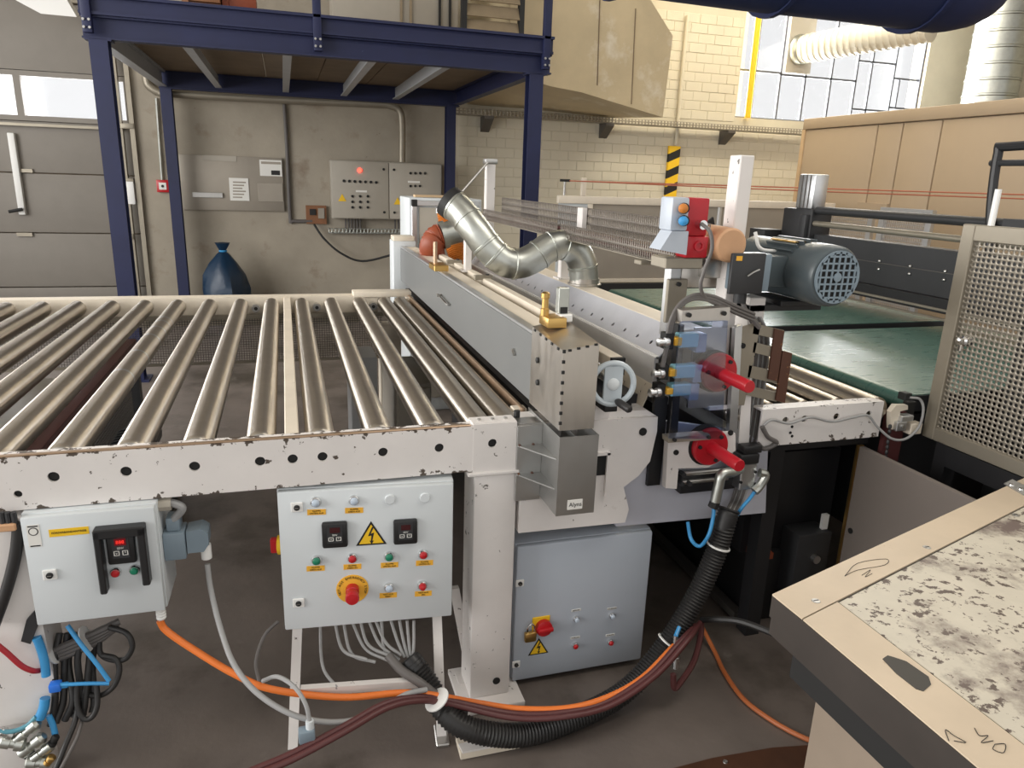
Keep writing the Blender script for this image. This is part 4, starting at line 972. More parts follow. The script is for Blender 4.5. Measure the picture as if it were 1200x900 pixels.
# valve
a, b = at(866, 575, y=1.89), at(888, 543, y=1.89)
vb = MB().box(a.x, b.x, 1.89, 1.94, a.z, b.z, bev=.003).build('valve_body', M['alu'], sh)
MB().box(a.x-.012, b.x+.002, 1.885, 1.94, b.z, b.z+.035, bev=.005).build('valve_coil', M['black'], vb); MB().box(a.x+.0, b.x+.012, 1.89, 1.93, b.z+.035, b.z+.062, bev=.005).build('valve_plug', M['black'], vb)
for u, v in ((885, 553), (885, 567), (868, 565)): p = at(u, v, y=1.89); MB().cyl((p.x, 1.886, p.z), (p.x, 1.891, p.z), .005, 8).build('valve_screw', M['ink'], vb)
e0 = at(858, 553, y=1.88); e1 = at(846, 556, y=1.87); e2 = at(842, 570, y=1.865); e3 = at(838, 588, y=1.862)
MB().tube([(a.x, 1.90, e0.z), e0, e1, e2, e3], .017, 12, 5).build('elbow_fitting', M['galv'], vb)
MB().cyl(e3, e3+Vector((-.006, 0, -.02)), .017, 10).build('hose_nut', M['ink'], vb)
f0 = at(890, 554, y=1.885); f1 = at(897, 557, y=1.88); f2 = at(890, 570, y=1.878); f3 = at(884, 576, y=1.876)
MB().tube([f0, f1, f2, f3], .015, 10, 5).build('elbow_fitting', M['galv'], vb)

# white post, motor and terminal box
pm = thing('white_post', 'tall white painted post rising behind the motor terminal box', 'post', (1.30, 1.98, .95))
p = at(878, 182, y=1.98); q = at(866, 300, y=1.98)
mb = MB(); hw_ = .021; mb.box(p.x-.006-hw_, p.x+hw_, 1.98, 2.04, .96, p.z, bev=.003); mb.build('post_body', M['white'], pm)
MB().box(p.x-.06, p.x+.06, 1.95, 2.08, .945, .96, bev=.002).build('post_foot', M['white'], pm)
mt = thing('electric_motor', 'blue grey electric motor with round grille and dark terminal box', 'motor', (1.62, 2.0, 1.0))
mc = Vector((1.625, 1.86, 1.388)); R_ = .093
body = MB(); prof = [(R_*.80, 0), (R_*.95, .004), (R_*1.02, .015), (R_*1.04, .05), (R_*1.04, .12), (R_, .125), (R_, .42), (R_*.8, .43), (R_*.6, .48), (.02, .49)]
body.lathe(mc, (0, 1, 0), prof, 36).build('motor_body', M['motor'], mt)
gr = MB(); rg = R_*.84
gr.lathe(mc+Vector((0, -.001, 0)), (0, -1, 0), [(rg*1.05, 0), (rg*1.05, .004), (rg*.93, .004), (rg*.93, -.002)], 36, caps=False)
for i in range(-3, 4):
    o_ = (i+.0)*rg*.27; L_ = math.sqrt(max(0, rg*rg-o_*o_))
    gr.box(mc.x+o_-.0028, mc.x+o_+.0028, mc.y-.005, mc.y-.001, mc.z-L_, mc.z+L_); gr.box(mc.x-L_, mc.x+L_, mc.y-.0045, mc.y-.0015, mc.z+o_-.0028, mc.z+o_+.0028)
gr = gr.build('fan_grille', M['motorl'], mt)
MB().cyl(mc+Vector((0, .001, 0)), mc+Vector((0, -.0005, 0)), rg, 36).build('fan_opening', M['hole'], gr)
MB().lathe(mc+Vector((0, -.003, 0)), (0, -1, 0), [(.014, 0), (.014, .004), (.004, .005)], 14).build('grille_hub', M['motorl'], gr)
MB().box(mc.x-.05, mc.x+.03, mc.y+.15, mc.y+.28, mc.z+R_-.002, mc.z+R_+.003).build('rating_plate', M['brass'], mt)
for k in range(8):
    t_ = -.9+k*.25; c = mc+Vector((math.sin(t_)*-R_, .13, math.cos(t_)*R_)); 
    MB().box(-.003, .003, 0, .16, -.004, .012, M=Matrix.Translation(c) @ Matrix.Rotation(-t_, 4, 'Y')).build('cooling_fin', M['motor'], mt)
a, b = at(854, 345, y=1.90), at(899, 297, y=1.90)
tb = MB().box(a.x, b.x, 1.90, 1.915, a.z, b.z, bev=.004).build('terminal_cover', M['charcoal'], mt)
MB().box(a.x+.04, b.x+.034, 1.916, 1.99, a.z+.004, b.z-.004, bev=.005).build('terminal_box', M['motorl'], mt)
MB().box(b.x+.01, mc.x-R_*.8, 1.995, 2.12, mc.z-.05, mc.z+.05, bev=.006).build('motor_neck', M['motor'], mt)
MB().box(a.x+.012, a.x+.032, 1.8985, 1.9, b.z-.022, b.z-.008).build('warning_label', M['amber'], tb)
pa = Vector((a.x+.055, 1.895, (a.z+b.z)/2-.006))
MB().tube([pa, pa+Vector((.018, -.002, .012)), pa+Vector((.038, -.002, .020))], .0025, 6).build('cover_mark', M['steel'], tb)
MB().cyl((a.x+.075, 1.95, a.z-.035), (a.x+.075, 1.95, a.z), .02, 12).build('cable_gland', M['charcoal'], mt)
MB().box(mc.x-.08, mc.x+.08, mc.y+.14, mc.y+.32, 1.272, 1.292, bev=.003).build('motor_foot', M['blackm'], mt)
MB().box(1.44, 1.50, 2.02, 2.10, .955, 1.30, bev=.003).build('motor_stand', M['white'], mt)
MB().box(1.44, 1.72, 2.02, 2.16, 1.255, 1.275).build('motor_bracket', M['blackm'], mt)

# aluminium uprights under the tray
up = thing('tray_upright', 'aluminium profile upright carrying the cable tray near the switches', 'post', (1.16, 2.02, .95))
MB().box(1.16, 1.20, 2.06, 2.10, .96, 1.40, bev=.003).build('profile', M['alu'], up)
MB().box(1.145, 1.215, 2.04, 2.055, 1.22, 1.36, bev=.003).build('clamp_plate', M['frame'], up)
for z in (1.25, 1.345): MB().cyl((1.18, 2.03, z), (1.18, 2.04, z), .007, 8).build('clamp_bolt', M['ink'], up)
MB().box(1.14, 1.22, 2.04, 2.12, .945, .96).build('profile_foot', M['alu'], up)
MB().box(1.20, 1.36, 2.06, 2.10, 1.33, 1.40, bev=.004).build('cross_arm', M['stain'], up)
# cable tray above the beam
ct = thing('cable_tray', 'perforated cable tray with brown cables running above the suction beam', 'cable tray', (1.2, 3.2, 1.4))
for (y0, y1, n) in ((2.02, 3.02, 62), (3.06, 4.35, 70)):
    MB().perf(lambda a, b: (1.145, a, b), y0, y1, 1.405, 1.466, n, 2, .26, 4, .34).build('tray_front', M['traym'], ct, solid=.002)
    MB().perf(lambda a, b: (1.262, a, b), y0, y1, 1.405, 1.535, n, 4, .26, 4, .34).build('tray_back', M['traym'], ct, solid=.002)
    MB().box(1.145, 1.262, y0, y1, 1.402, 1.405).build('tray_floor', M['frame'], ct)
for i in range(7):
    x = 1.16+i*.0145; z = 1.418+.008*(i % 3)
    pts = [(x+random.uniform(-.005, .005), 2.05+j*.28, z+random.uniform(-.004, .008)) for j in range(9)]
    MB().tube(pts, .0065, 6, 4).build('tray_cable', M['copper'] if i % 2 else M['maroon'], ct)
for y in (3.02, 2.2): MB().box(1.125, 1.28, y, y+.05, 1.385, 1.40, bev=.002).build('tray_support', M['frame'], ct)
MB().box(1.235, 1.258, 3.0, 3.06, 1.40, 1.535, bev=.002).build('joint_plate', M['white'], ct)
fp = thing('far_post', 'slim white post with tie rod at the far end of the cable tray', 'post', (1.2, 4.42, .6))
p = at(579, 192, x=1.2)
MB().box(1.17, 1.225, 4.38, 4.43, .30, p.z, bev=.003).build('post_body', M['white'], fp)
MB().box(1.16, 1.235, 4.37, 4.44, p.z, p.z+.03, bev=.004).build('post_cap', M['steel'], fp)
MB().tube([(1.18, 4.38, p.z+.015), at(540, 226, y=4.3)], .008, 8).build('tie_rod', M['steel'], fp)
MB().box(1.13, 1.265, 4.34, 4.45, .28, .30).build('post_foot', M['white'], fp)
MB().box(1.15, 1.25, 4.3, 4.5, 0, .28).build('post_pedestal', M['blackm'], fp)
p = at(672, 292, x=1.19)
mp = thing('tray_post', 'short white post carrying the middle of the cable tray', 'post', (1.24, 3.05, .96))
MB().box(1.21, 1.25, 3.16, 3.20, 1.205, 1.385, bev=.002).build('post_body', M['white'], mp); MB().box(1.195, 1.265, 3.14, 3.22, 1.205, 1.212).build('post_foot', M['white'], mp)

# switch station with orange and blue knobs
ss = thing('switch_station', 'red and grey switch station with orange and blue knobs on the tray end', 'switch box', (1.15, 1.98, 1.4))
rx0, rx1 = at(806, 240, y=1.96).x, at(832, 240, y=1.96).x
rb_ = MB().box(rx0, rx1, 1.96, 2.03, 1.50, 1.612, bev=.006).build('red_housing', M['redp'], ss)
MB().box(rx0+.006, rx1+.006, 1.955, 2.02, 1.435, 1.50, bev=.006).build('red_plug_housing', M['redp'], ss)
MB().lathe((rx1-.028, 1.954, 1.472), (0, -1, 0), [(.016, 0), (.016, .006), (.010, .006), (.010, .002), (.001, .002)], 16).build('plug_port', M['redp'], ss)
p = at(815, 263, y=1.95); MB().cyl((rx1-.03, 1.935, 1.535), (rx1-.03, 1.962, 1.535), .014, 12).build('cable_gland', M['chrome'], ss)
gx0, gx1 = at(789, 240, y=1.95).x, at(808, 240, y=1.95).x
gb = MB().box(gx0, gx1+.004, 1.955, 2.03, 1.515, 1.612, bev=.006).build('grey_housing', M['motorl'] if False else M['cab'], ss)
MB().prism([(gx0-.03, 1.46), (gx1+.006, 1.445), (gx1+.006, 1.515), (gx0+.004, 1.515)], 'y', 1.95, 2.02).build('grey_base', M['cab'], ss)
for v, m_ in ((244, 'hoseor'), (258.5, 'bluehose')):
    p = at(799, v, y=1.955); MB().lathe((p.x+.006, 1.955, p.z), (-.35, -.93, 0), [(.016, 0), (.016, .012), (.013, .014)], 18).build('knob_collar', M['ink'], ss); MB().lathe((p.x-.004, 1.942, p.z), (-.35, -.93, 0), [(.013, 0), (.0145, .006), (.013, .018), (.006, .022), (.001, .023)], 18).build('knob', M[m_], ss)
MB().box(gx0, rx1, 1.965, 2.06, 1.402, 1.435, bev=.003).build('mount_plate', M['frame'], ss)
# tan roller stub
p = at(847, 286, y=1.985)
tn = thing('tan_roller', 'tan rubber roller stub between the red switch box and white post', 'roller', (p.x, 2.02, p.z-.06))
MB().lathe((p.x, 1.935, p.z), (.02, 1, .02), [(.002, 0), (.046, 0), (.052, .006), (.052, .14), (.046, .146), (.01, .146)], 28).build('roller_body', M['tan'], tn)
MB().box(p.x-.03, p.x+.05, 2.02, 2.10, p.z-.11, p.z-.048, bev=.004).build('roller_bracket', M['steel'], tn)
MB().prism([(p.x-.0, p.z+.05), (p.x+.05, p.z+.01), (p.x+.03, p.z+.075)], 'y', 2.1, 2.11).build('black_fin', M['ink'], tn)

# galvanised S-shaped duct
gd = thing('galvanised_duct', 'S-shaped galvanised air duct curving down onto the suction beam', 'duct', (1.23, 2.98, 1.205))
yd = 2.98
pts = [at(u, v, y=y) for u, v, y in ((526, 236, 3.12), (540, 248, 3.08), (556, 268, 3.03), (572, 290, 3.0), (590, 306, 2.98), (608, 309, 2.98), (626, 302, 2.98), (644, 290, 2.98), (660, 287, 2.98), (674, 294, 2.98), (682, 308, 2.98))]
pe = at(684, 322, y=2.98); pb = Vector((pe.x+.005, 2.98, 1.207))
MB().tube(pts+[pe, pb], .064, 24, 6).build('duct_tube', M['galv'], gd, sharp=60)
P_ = catmull(pts+[pe, pb], 6)
for i in (3, 9, 17, 21, 28, 38, 43, 49, 62):
    if i+1 < len(P_): MB().lathe(P_[i], P_[i+1]-P_[i-1], [(.0645, -.006), (.0675, -.004), (.0675, .004), (.0645, .006)], 28).build('duct_seam', M['galv'], gd)
MB().lathe(P_[0], P_[0]-P_[2], [(.066, -.03), (.069, -.03), (.069, .004), (.060, .004), (.058, -.02), (.002, -.02)], 28).build('duct_rim', M['ink'], gd)
MB().lathe(pb, (0, 0, 1), [(.074, 0), (.074, .006), (.066, .008), (.066, .03)], 28).build('duct_collar', M['stain'], gd)
# second stub and orange hoses
s0, s1 = at(545, 268, y=4.2), at(517, 276, y=4.2)
rh = thing('rust_red_hose', 'rust red flexible hose clamped to a short metal duct stub', 'hose', (.86, 4.42, 1.0))
hp_ = [s1, at(511, 279, y=4.2), at(506, 289, y=4.2), at(508, 306, y=4.3), Vector((.86, 4.42, 1.06))]
def corr(pts, r, m, name, parent, n=14, pitch=.012, h=.0035, k=30):
    P = catmull(pts, k); L = [0]
    for i in range(1, len(P)): L.append(L[-1]+(P[i]-P[i-1]).length)
    N_ = int(L[-1]/(pitch/2)); Q = []; j = 0
    for i in range(N_+1):
        s_ = L[-1]*i/N_
        while j < len(L)-2 and L[j+1] < s_: j += 1
        f = (s_-L[j])/max(1e-9, L[j+1]-L[j]); Q.append(P[j].lerp(P[j+1], min(1, f)))
    return MB().tube(Q, r, n, 1, smooth=False, rf=lambda i, t: r+(h if i % 2 else -h)).build(name, m, parent, sharp=80)
corr(hp_, .070, M['hosered'], 'hose_body', rh)
MB().tube([s0, (s0+s1)/2, s1+Vector((.005, 0, 0))], .070, 20, 4).build('metal_stub', M['galv'], rh)
MB().lathe(s1, s1-s0, [(.074, -.03), (.080, -.03), (.080, .0), (.074, .0)], 24).build('hose_clamp', M['galv'], rh)
oh = thing('amber_hose', 'amber ribbed flexible hose dropping behind the galvanised duct', 'hose', (.95, 4.35, 1.0))
corr([at(522, 244, y=4.5), at(524, 258, y=4.5), at(530, 280, y=4.45), at(537, 303, y=4.4), at(541, 325, y=4.35)], .055, M['hoseor'], 'hose_body', oh)
pt = at(525, 243, y=3.30); MB().lathe(at(522, 244, y=4.5), (0, 0, 1), [(.057, -.03), (.062, -.03), (.062, .0), (.057, .0)], 20).build('hose_clamp', M['steel'], oh)
t = thing('pale_upright', 'pale steel upright beside the amber hose', 'post', (.9, 3.42, .94))
a, b = at(545, 320, y=3.45), at(551, 270, y=3.45); MB().box(a.x, b.x+.01, 3.45, 3.49, 1.21, b.z, bev=.002).build('post_body', M['white'], t); MB().box(a.x-.015, b.x+.025, 3.44, 3.50, 1.203, 1.21).build('post_foot', M['white'], t)
# brass pin block on top channel
p = at(510, 316, z=1.205); t = thing('brass_pin_block', 'small brass block with a pin on the far part of the press channel', 'fitting', tuple(p))
MB().box(p.x-.02, p.x+.05, p.y-.08, p.y+.06, 1.206, 1.235, bev=.003).build('block', M['brass'], t); MB().cyl((p.x, p.y, 1.235), (p.x, p.y, 1.34), .010, 10).build('pin', M['copper'], t)
# pale grey cabinet behind
gc = thing('grey_equipment_cabinet', 'pale grey aluminium framed cabinet behind the far end of the press', 'cabinet', (.95, 5.15, 0))
MB().box(.80, 1.30, 4.98, 5.4, .0, 1.50, bev=.006).build('body', M['box'], gc)
MB().box(.865, 1.26, 4.965, 4.98, .1, 1.44, bev=.004).build('cabinet_door', M['gbox'], gc)
for x in (.83, 1.275): MB().box(x-.018, x+.018, 4.955, 4.982, .05, 1.46, bev=.003).build('edge_profile', M['alu'], gc)
MB().box(.83, 1.28, 4.955, 4.982, 1.45, 1.485, bev=.003).build('top_profile', M['alu'], gc)
MB().box(.812, .85, 4.95, 4.985, 1.445, 1.49, bev=.003).build('corner_piece', M['ink'], gc)
tag(bx('wooden_lath', M['wood'], None, .86, 1.12, 5.1, 5.18, 1.502, 1.517), 'thin yellow wooden lath lying on the pale grey cabinet', 'lath')
tag(MB().lathe((1.16, 5.1, 1.502), (0, 0, 1), [(.03, 0), (.035, .01), (.035, .05), (.03, .055)], 16).build('white_cup', M['whitep']), 'small white cup standing on the pale grey cabinet', 'cup')

# ================================================================== OUTFEED AND BELT LINE
of = thing('outfeed_rollers', 'short white outfeed rail with grey rollers leading to the green belt', 'conveyor', (1.75, 2.7, 0))
mb = MB(); mb.holed(lambda a, b, c: (a, yF+c, b), 1.465, 1.958, .818, .948, [(1.56, .905, .012), (1.635, .905, .012), (1.765, .905, .012), (1.90, .905, .012)], .007)
mb.box(1.465, 1.958, yF+.007, yF+.05, .941, .948); mb.box(1.951, 1.958, yF+.007, yF+.05, .818, .941); mb.build('near_rail', M['rail'], of)
for u, v in ((928, 500), (926, 507), (928, 511)):
    p = at(u, v, y=yF); MB().cyl((p.x, yF-.002, p.z), (p.x, yF+.001, p.z), .005, 8).build('rail_hole', M['hole'], of)
for x, r in ((1.40, .034), (1.53, .034), (1.67, .034), (1.81, .036), (1.965, .045)):
    o = MB().lathe((x, 1.975 if x < 1.9 else 1.95, .952-r), (0, 1, 0), [(.01, -.03), (.01, 0), (r-.003, 0), (r, .004), (r, 2.42), (r-.003, 2.425), (.01, 2.425)], 28).build('outfeed_roller', M['roller'], of)
    MB().lathe((x, 1.974 if x < 1.9 else 1.948, .952-r), (0, -1, 0), [(r*.75, -.002), (r*.75, .003), (r*.45, .003), (r*.45, -.0)], 20).build('end_cap', M['frame'], o)
MB().box(1.30, 2.02, 4.42, 4.48, .80, .948).build('far_rail', M['white'], of)
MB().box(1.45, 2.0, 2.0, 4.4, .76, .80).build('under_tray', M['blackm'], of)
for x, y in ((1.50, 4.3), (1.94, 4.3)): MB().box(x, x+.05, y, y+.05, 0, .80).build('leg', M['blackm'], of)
MB().box(1.60, 1.66, 2.02, 2.08, 0, .82).build('leg', M['blackm'], of)

bc = thing('belt_conveyor', 'twin green belt conveyor running on from the outfeed rollers', 'conveyor', (2.8, 3.2, 0))
def belt(y0, y1, x0, x1):
    r = .032; zt = .952; prof = [(x0+r-math.sin(t)*r, zt-r+math.cos(t)*r) for t in [PI*i/10 for i in range(11)]]
    pl = prof+[(x1, zt-2*r), (x1, zt)]
    b_ = MB().prism(pl, 'y', y0, y1).build('belt', M['belt'], bc, sharp=30)
    MB().prism([(x0+r+.004-math.sin(t)*r*.9, zt-r+math.cos(t)*r*.9) for t in [PI*i/10 for i in range(11)]]+[(x1, zt-2*r+.004), (x1, zt-.004)], 'y', y0-.006, y1+.006).build('belt_core', M['blackm'], b_)
belt(1.955, 3.03, 2.078, 3.60); belt(3.17, 4.46, 2.05, 3.60)
MB().box(2.10, 3.6, 3.04, 3.16, .80, .925).build('belt_divider', M['blackm'], bc)
MB().box(2.12, 3.7, 2.0, 4.45, .34, .86).build('frame_body', M['blackm'], bc)
for x, y in ((2.2, 2.05), (3.6, 2.05), (2.2, 4.35), (3.6, 4.35)): MB().box(x, x+.08, y, y+.08, 0, .34).build('leg', M['blackm'], bc)
for u in (1065, 745):
    pass
mo = MB().box(2.075, 2.115, 1.93, 1.953, .885, .935, bev=.003).build('belt_bearing', M['ink'], bc)
# bracket and sensor at the belt nose
sn = thing('belt_sensor', 'small sensor with cream bracket at the near corner of the green belt', 'sensor', (2.03, 1.90, .80))
a = at(1040, 500, y=1.90); b = at(1062, 475, y=1.90)
MB().prism([q_(1044, 503, 1.905), q_(1044, 483, 1.905), q_(1050, 475, 1.905), q_(1064, 475, 1.905), q_(1064, 480, 1.905), q_(1055, 482, 1.905), q_(1053, 503, 1.905)], 'y', 1.905, 1.925).build('bracket', M['cream'], sn)
for u0, u1, v0, v1, m_ in ((1056, 1072, 487, 495, 'alu'), (1050, 1064, 494, 506, 'alu'), (1066, 1082, 496, 510, 'cream'), (1060, 1070, 461, 470, 'ink')):
    a, b = at(u0, v1, y=1.89), at(u1, v0, y=1.89); MB().box(a.x, b.x, 1.89, 1.925, a.z, b.z, bev=.003).build('sensor_block', M[m_], sn)
p = at(1058, 500, y=1.888); MB().cyl((p.x, 1.883, p.z), (p.x, 1.891, p.z), .007, 10).build('screw', M['steel'], sn)
MB().box(2.0, 2.08, 1.93, 1.95, .66, .90).build('mount_plate', M['maroon'], sn)
for i in range(9):
    p = at(1043-i*.8, 500+i*6, y=1.90); MB().lathe(p, (0, 0, 1), [(.004, -.008), (.006, -.004), (.006, .004), (.004, .008)], 6).build('chain_link', M['charcoal'], sn)

# gantry over the belts
gx = 3.40
ga = thing('belt_gantry', 'black gantry beam with guide rods crossing above the green belts', 'gantry', (gx, 3.2, 0))
gb_ = MB().box(gx, gx+.10, 1.96, 4.55, 1.10, 1.355, bev=.003).build('beam', M['charcoal'], ga)
MB().box(gx-.008, gx, 1.96, 4.5, 1.232, 1.236).build('beam_seam', M['mesh'], gb_)
MB().box(gx-.02, gx+.1, 1.96, 4.5, 1.02, 1.10, bev=.003).build('lower_beam', M['blackm'], ga)
for z in (1.035, .985): MB().box(gx-.035, gx-.02, 1.96, 4.45, z, z+.012).build('track_rail', M['frame'], ga)
for u, v in ((1031, 306), (1067, 312), (1108, 318), (1030, 315.5), (1066, 321), (1106.5, 328), (1000, 301), (1007, 339)):
    p = at(u, v, x=gx); MB().lathe((gx, p.y, p.z), (-1, 0, 0), [(.010, 0), (.010, .006), (.006, .010), (.001, .011)], 10).build('beam_bolt', M['steel'], gb_)
a = at(920, 245, x=gx); 
MB().box(gx-.04, gx+.12, 4.16, 4.46, 1.20, 1.515, bev=.004).build('head_block', M['blackm'], ga)
MB().box(gx-.07, gx-.02, 4.18, 4.24, 1.30, 1.48, bev=.004).build('head_clamp', M['charcoal'], ga)
MB().box(gx-.16, gx-.02, 4.48, 4.66, 1.18, 1.36, bev=.004).build('side_block', M['ink'], ga)
MB().box(gx-.02, gx+.09, 4.20, 4.37, 1.515, 1.742, bev=.01).build('air_cylinder', M['alu'], ga)
for y in (4.245, 4.285, 4.325): MB().box(gx-.024, gx-.02, y-.004, y+.004, 1.52, 1.735).build('cylinder_groove', M['mesh'], ga)
MB().tube([(gx, 4.16, 1.51), (gx, 1.9, 1.515)], .026, 12).build('upper_guide_rod', M['charcoal'], ga)
MB().tube([(gx-.01, 4.2, 1.425), (gx-.01, 1.9, 1.415)], .018, 12).build('lower_guide_rod', M['frame'], ga)
for y in (1.98, 4.46): MB().box(gx, gx+.09, y, y+.08, 0, 1.12).build('gantry_leg', M['blackm'], ga)
fr_ = MB().tube([(gx-.05, 2.80, 1.36), (gx-.05, 2.85, 1.60), (gx-.05, 2.87, 1.85), (gx-.05, 2.83, 1.875), (gx-.05, 2.4, 1.88)], .022, 10, 4).build('bent_tube', M['blackm'], ga)
MB().tube([(gx-.05, 2.9, 1.80), (gx-.05, 2.4, 1.80)], .015, 8).build('bent_tube_rail', M['charcoal'], ga)
MB().box(gx-.06, gx+.1, 2.2, 2.76, 1.46, 1.54).build('rear_rail', M['charcoal'], ga)
p = at(1176, 222, x=2.4)
# guard door (open, standing out towards the viewer)
GX = 2.15
gd_ = thing('guard_door', 'open perforated steel guard door at the right beside the belt', 'guard', (GX, 1.7, .8))
g0, g1, gz0, gz1 = 1.20, 1.905, .815, 1.555
MB().perf(lambda a, b: (GX, a, b), g0+.05, g1-.045, gz0+.045, gz1-.05, 34, 38, .34, 8).build('perforated_sheet', M['perf'], gd_, solid=.0015)
MB().box(GX-.014, GX+.014, g1-.048, g1, gz0, gz1, bev=.003).build('frame_bar', M['frame'], gd_); MB().box(GX-.014, GX+.014, g0, g0+.05, gz0, gz1, bev=.003).build('frame_bar', M['frame'], gd_)
MB().box(GX-.014, GX+.014, g0+.05, g1-.048, gz0, gz0+.046, bev=.003).build('frame_bar', M['frame'], gd_); MB().box(GX-.014, GX+.014, g0+.05, g1-.048, gz1-.052, gz1, bev=.003).build('frame_bar', M['frame'], gd_)
p = at(1128, 400, x=GX-.02)
lk = MB().lathe((GX-.014, p.y, p.z), (-1, 0, 0), [(.018, -.02), (.018, .006), (.012, .01), (.012, .024), (.003, .026)], 16).build('door_latch', M['chrome'], gd_)
MB().box(GX-.03, GX-.018, p.y-.006, p.y+.008, p.z-.035, p.z+.012, bev=.003).build('latch_tongue', M['chrome'], lk)
MB().box(GX-.01, GX+.04, 1.36, 1.80, .74, .812).build('bottom_sill', M['blackm'], gd_)
p = at(1176, 222, x=GX+.02); MB().cyl((GX, p.y, gz1), (GX, p.y+.0, p.z), .010, 10).build('white_rod', M['whitep'], gd_)
for y in (1.22, 1.80): MB().box(GX, GX+.05, y, y+.05, 0, gz0).build('guard_post', M['blackm'], gd_)
t = thing('dark_machine_housing', 'dark machine housing behind the perforated guard door', 'machine', (2.8, 1.4, 0))
MB().box(2.42, 3.3, .75, 1.86, .0, 1.22, bev=.01).build('housing', M['charcoal'], t)
MB().box(2.40, 2.42, .85, 1.40, .3, 1.1, bev=.004).build('access_panel', M['panelg'], t)
MB().box(2.5, 3.2, .9, 1.7, 1.22, 1.40, bev=.01).build('upper_box', M['blackm'], t)
# taupe panel below
PX = 1.95
tp = thing('taupe_side_panel', 'taupe sheet side panel under the perforated guard door', 'panel', (PX, 1.6, 0))
MB().box(PX, PX+.02, 1.10, 1.985, .10, .758, bev=.002).build('panel_sheet', M['panelg'], tp)
MB().box(PX-.004, PX+.022, 1.986, 1.996, .10, .76).build('edge_seal', M['brass'], tp)
p = at(997, 622, x=PX); MB().lathe((PX, p.y, p.z), (-1, 0, 0), [(.011, 0), (.011, .004), (.004, .005)], 12).build('panel_lock', M['ink'], tp)
for y in (1.15, 1.90): MB().box(PX+.0, PX+.02, y, y+.04, 0, .10).build('panel_foot', M['blackm'], tp)
# black lower machinery
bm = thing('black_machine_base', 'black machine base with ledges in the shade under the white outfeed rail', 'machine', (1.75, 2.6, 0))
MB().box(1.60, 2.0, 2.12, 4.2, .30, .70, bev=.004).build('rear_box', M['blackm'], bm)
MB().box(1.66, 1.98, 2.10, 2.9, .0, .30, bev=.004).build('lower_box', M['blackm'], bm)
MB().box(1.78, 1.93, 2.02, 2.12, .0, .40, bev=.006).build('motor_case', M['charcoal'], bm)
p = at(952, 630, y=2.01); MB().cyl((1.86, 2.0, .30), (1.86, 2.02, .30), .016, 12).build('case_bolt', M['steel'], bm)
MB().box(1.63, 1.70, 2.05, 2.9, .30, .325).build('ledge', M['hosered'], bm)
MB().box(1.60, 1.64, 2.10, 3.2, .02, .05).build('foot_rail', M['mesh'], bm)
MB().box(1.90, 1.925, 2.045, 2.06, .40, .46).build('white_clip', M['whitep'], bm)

# ================================================================== WORK TABLE (front right)
ZTb = .85
tb_ = thing('worn_work_table', 'worn pale metal topped work table in the right foreground', 'table', (1.5, .9, 0))
c0 = Vector((.914, 1.088)); c1 = Vector((2.06, 1.452)); c2 = Vector((2.2, .20)); c3 = Vector((.93, .20))
def off2(a, b, d): n = Vector((-(b-a).y, (b-a).x)).normalized(); return a-n*d, b-n*d
top = MB().prism([tuple(c) for c in (c0, c3, c2, c1)], 'z', ZTb-.05, ZTb-.002).build('top_slab', M['tableside'], tb_)
ins = .085
a0, a1 = off2(c0, c1, ins)
i0 = Vector((c0.x+.10, 0)); 
def lerp2(a, b, x): t = (x-a.x)/(b.x-a.x); return Vector((x, a.y+(b.y-a.y)*t))
k0 = lerp2(a0, a1, c0.x+.115)
e0_ = lerp2(a0, a1, c0.x+.004)
MB().prism([tuple(e0_), tuple(lerp2(a0, a1, 2.03)), tuple(c1), tuple(c0)], 'z', ZTb-.002, ZTb+.0015).build('far_edge_strip', M['tableedge'], tb_)
MB().prism([(c3.x, .20), (c3.x+.105, .20), (k0.x-.002, k0.y-.004), (e0_.x, e0_.y-.003)], 'z', ZTb-.002, ZTb+.001).build('left_edge_strip', M['tableedge'], tb_)
MB().prism([(c3.x+.108, .20), (c2.x, .20), (2.03, lerp2(a0, a1, 2.03).y-.004), (k0.x+.001, k0.y-.005)], 'z', ZTb-.002, ZTb+.0).build('top_sheet', M['tabletop'], tb_)
for u, v in ((956, 705), (1086, 642), (1190, 604)):
    p = at(u, v, z=ZTb); s_ = MB().lathe((p.x, p.y, ZTb+.0015), (0, 0, 1), [(.009, 0), (.008, .001), (.001, .0012)], 14).build('screw', M['steel'], tb_)
    MB().box(p.x-.006, p.x+.006, p.y-.001, p.y+.001, ZTb+.0024, ZTb+.003).build('screw_slot', M['ink'], s_)
MB().prism([tuple(at(u, v, z=ZTb).xy) for u, v in ((1034, 773), (1040, 769), (1047, 771), (1062, 776), (1088, 794), (1091, 803), (1082, 811), (1073, 808), (1050, 790))], 'z', ZTb+.001, ZTb+.002).build('dark_patch', M['patch'], tb_)
hg = thing('corner_hinge', 'small steel corner plate at the far corner of the worn table', 'plate', tuple(at(1187, 572, z=ZTb)))
pp_ = [at(u, v, z=ZTb) for u, v in ((1176, 568), (1186, 563), (1212, 576), (1202, 583))]
MB().prism([tuple(p.xy) for p in pp_], 'z', ZTb+.0015, ZTb+.004).build('plate', M['alu'], hg)
for u, v in ((1185, 570), (1196, 575)): p = at(u, v, z=ZTb); MB().lathe((p.x, p.y, ZTb+.004), (0, 0, 1), [(.008, 0), (.007, .003), (.001, .003)], 12).build('screw', M['chrome'], hg)
MB().prism([(.916, 1.084), (.932, .205), (2.19, .205), (2.055, 1.446)], 'z', ZTb-.088, ZTb-.05).build('apron', M['tableside'], tb_)
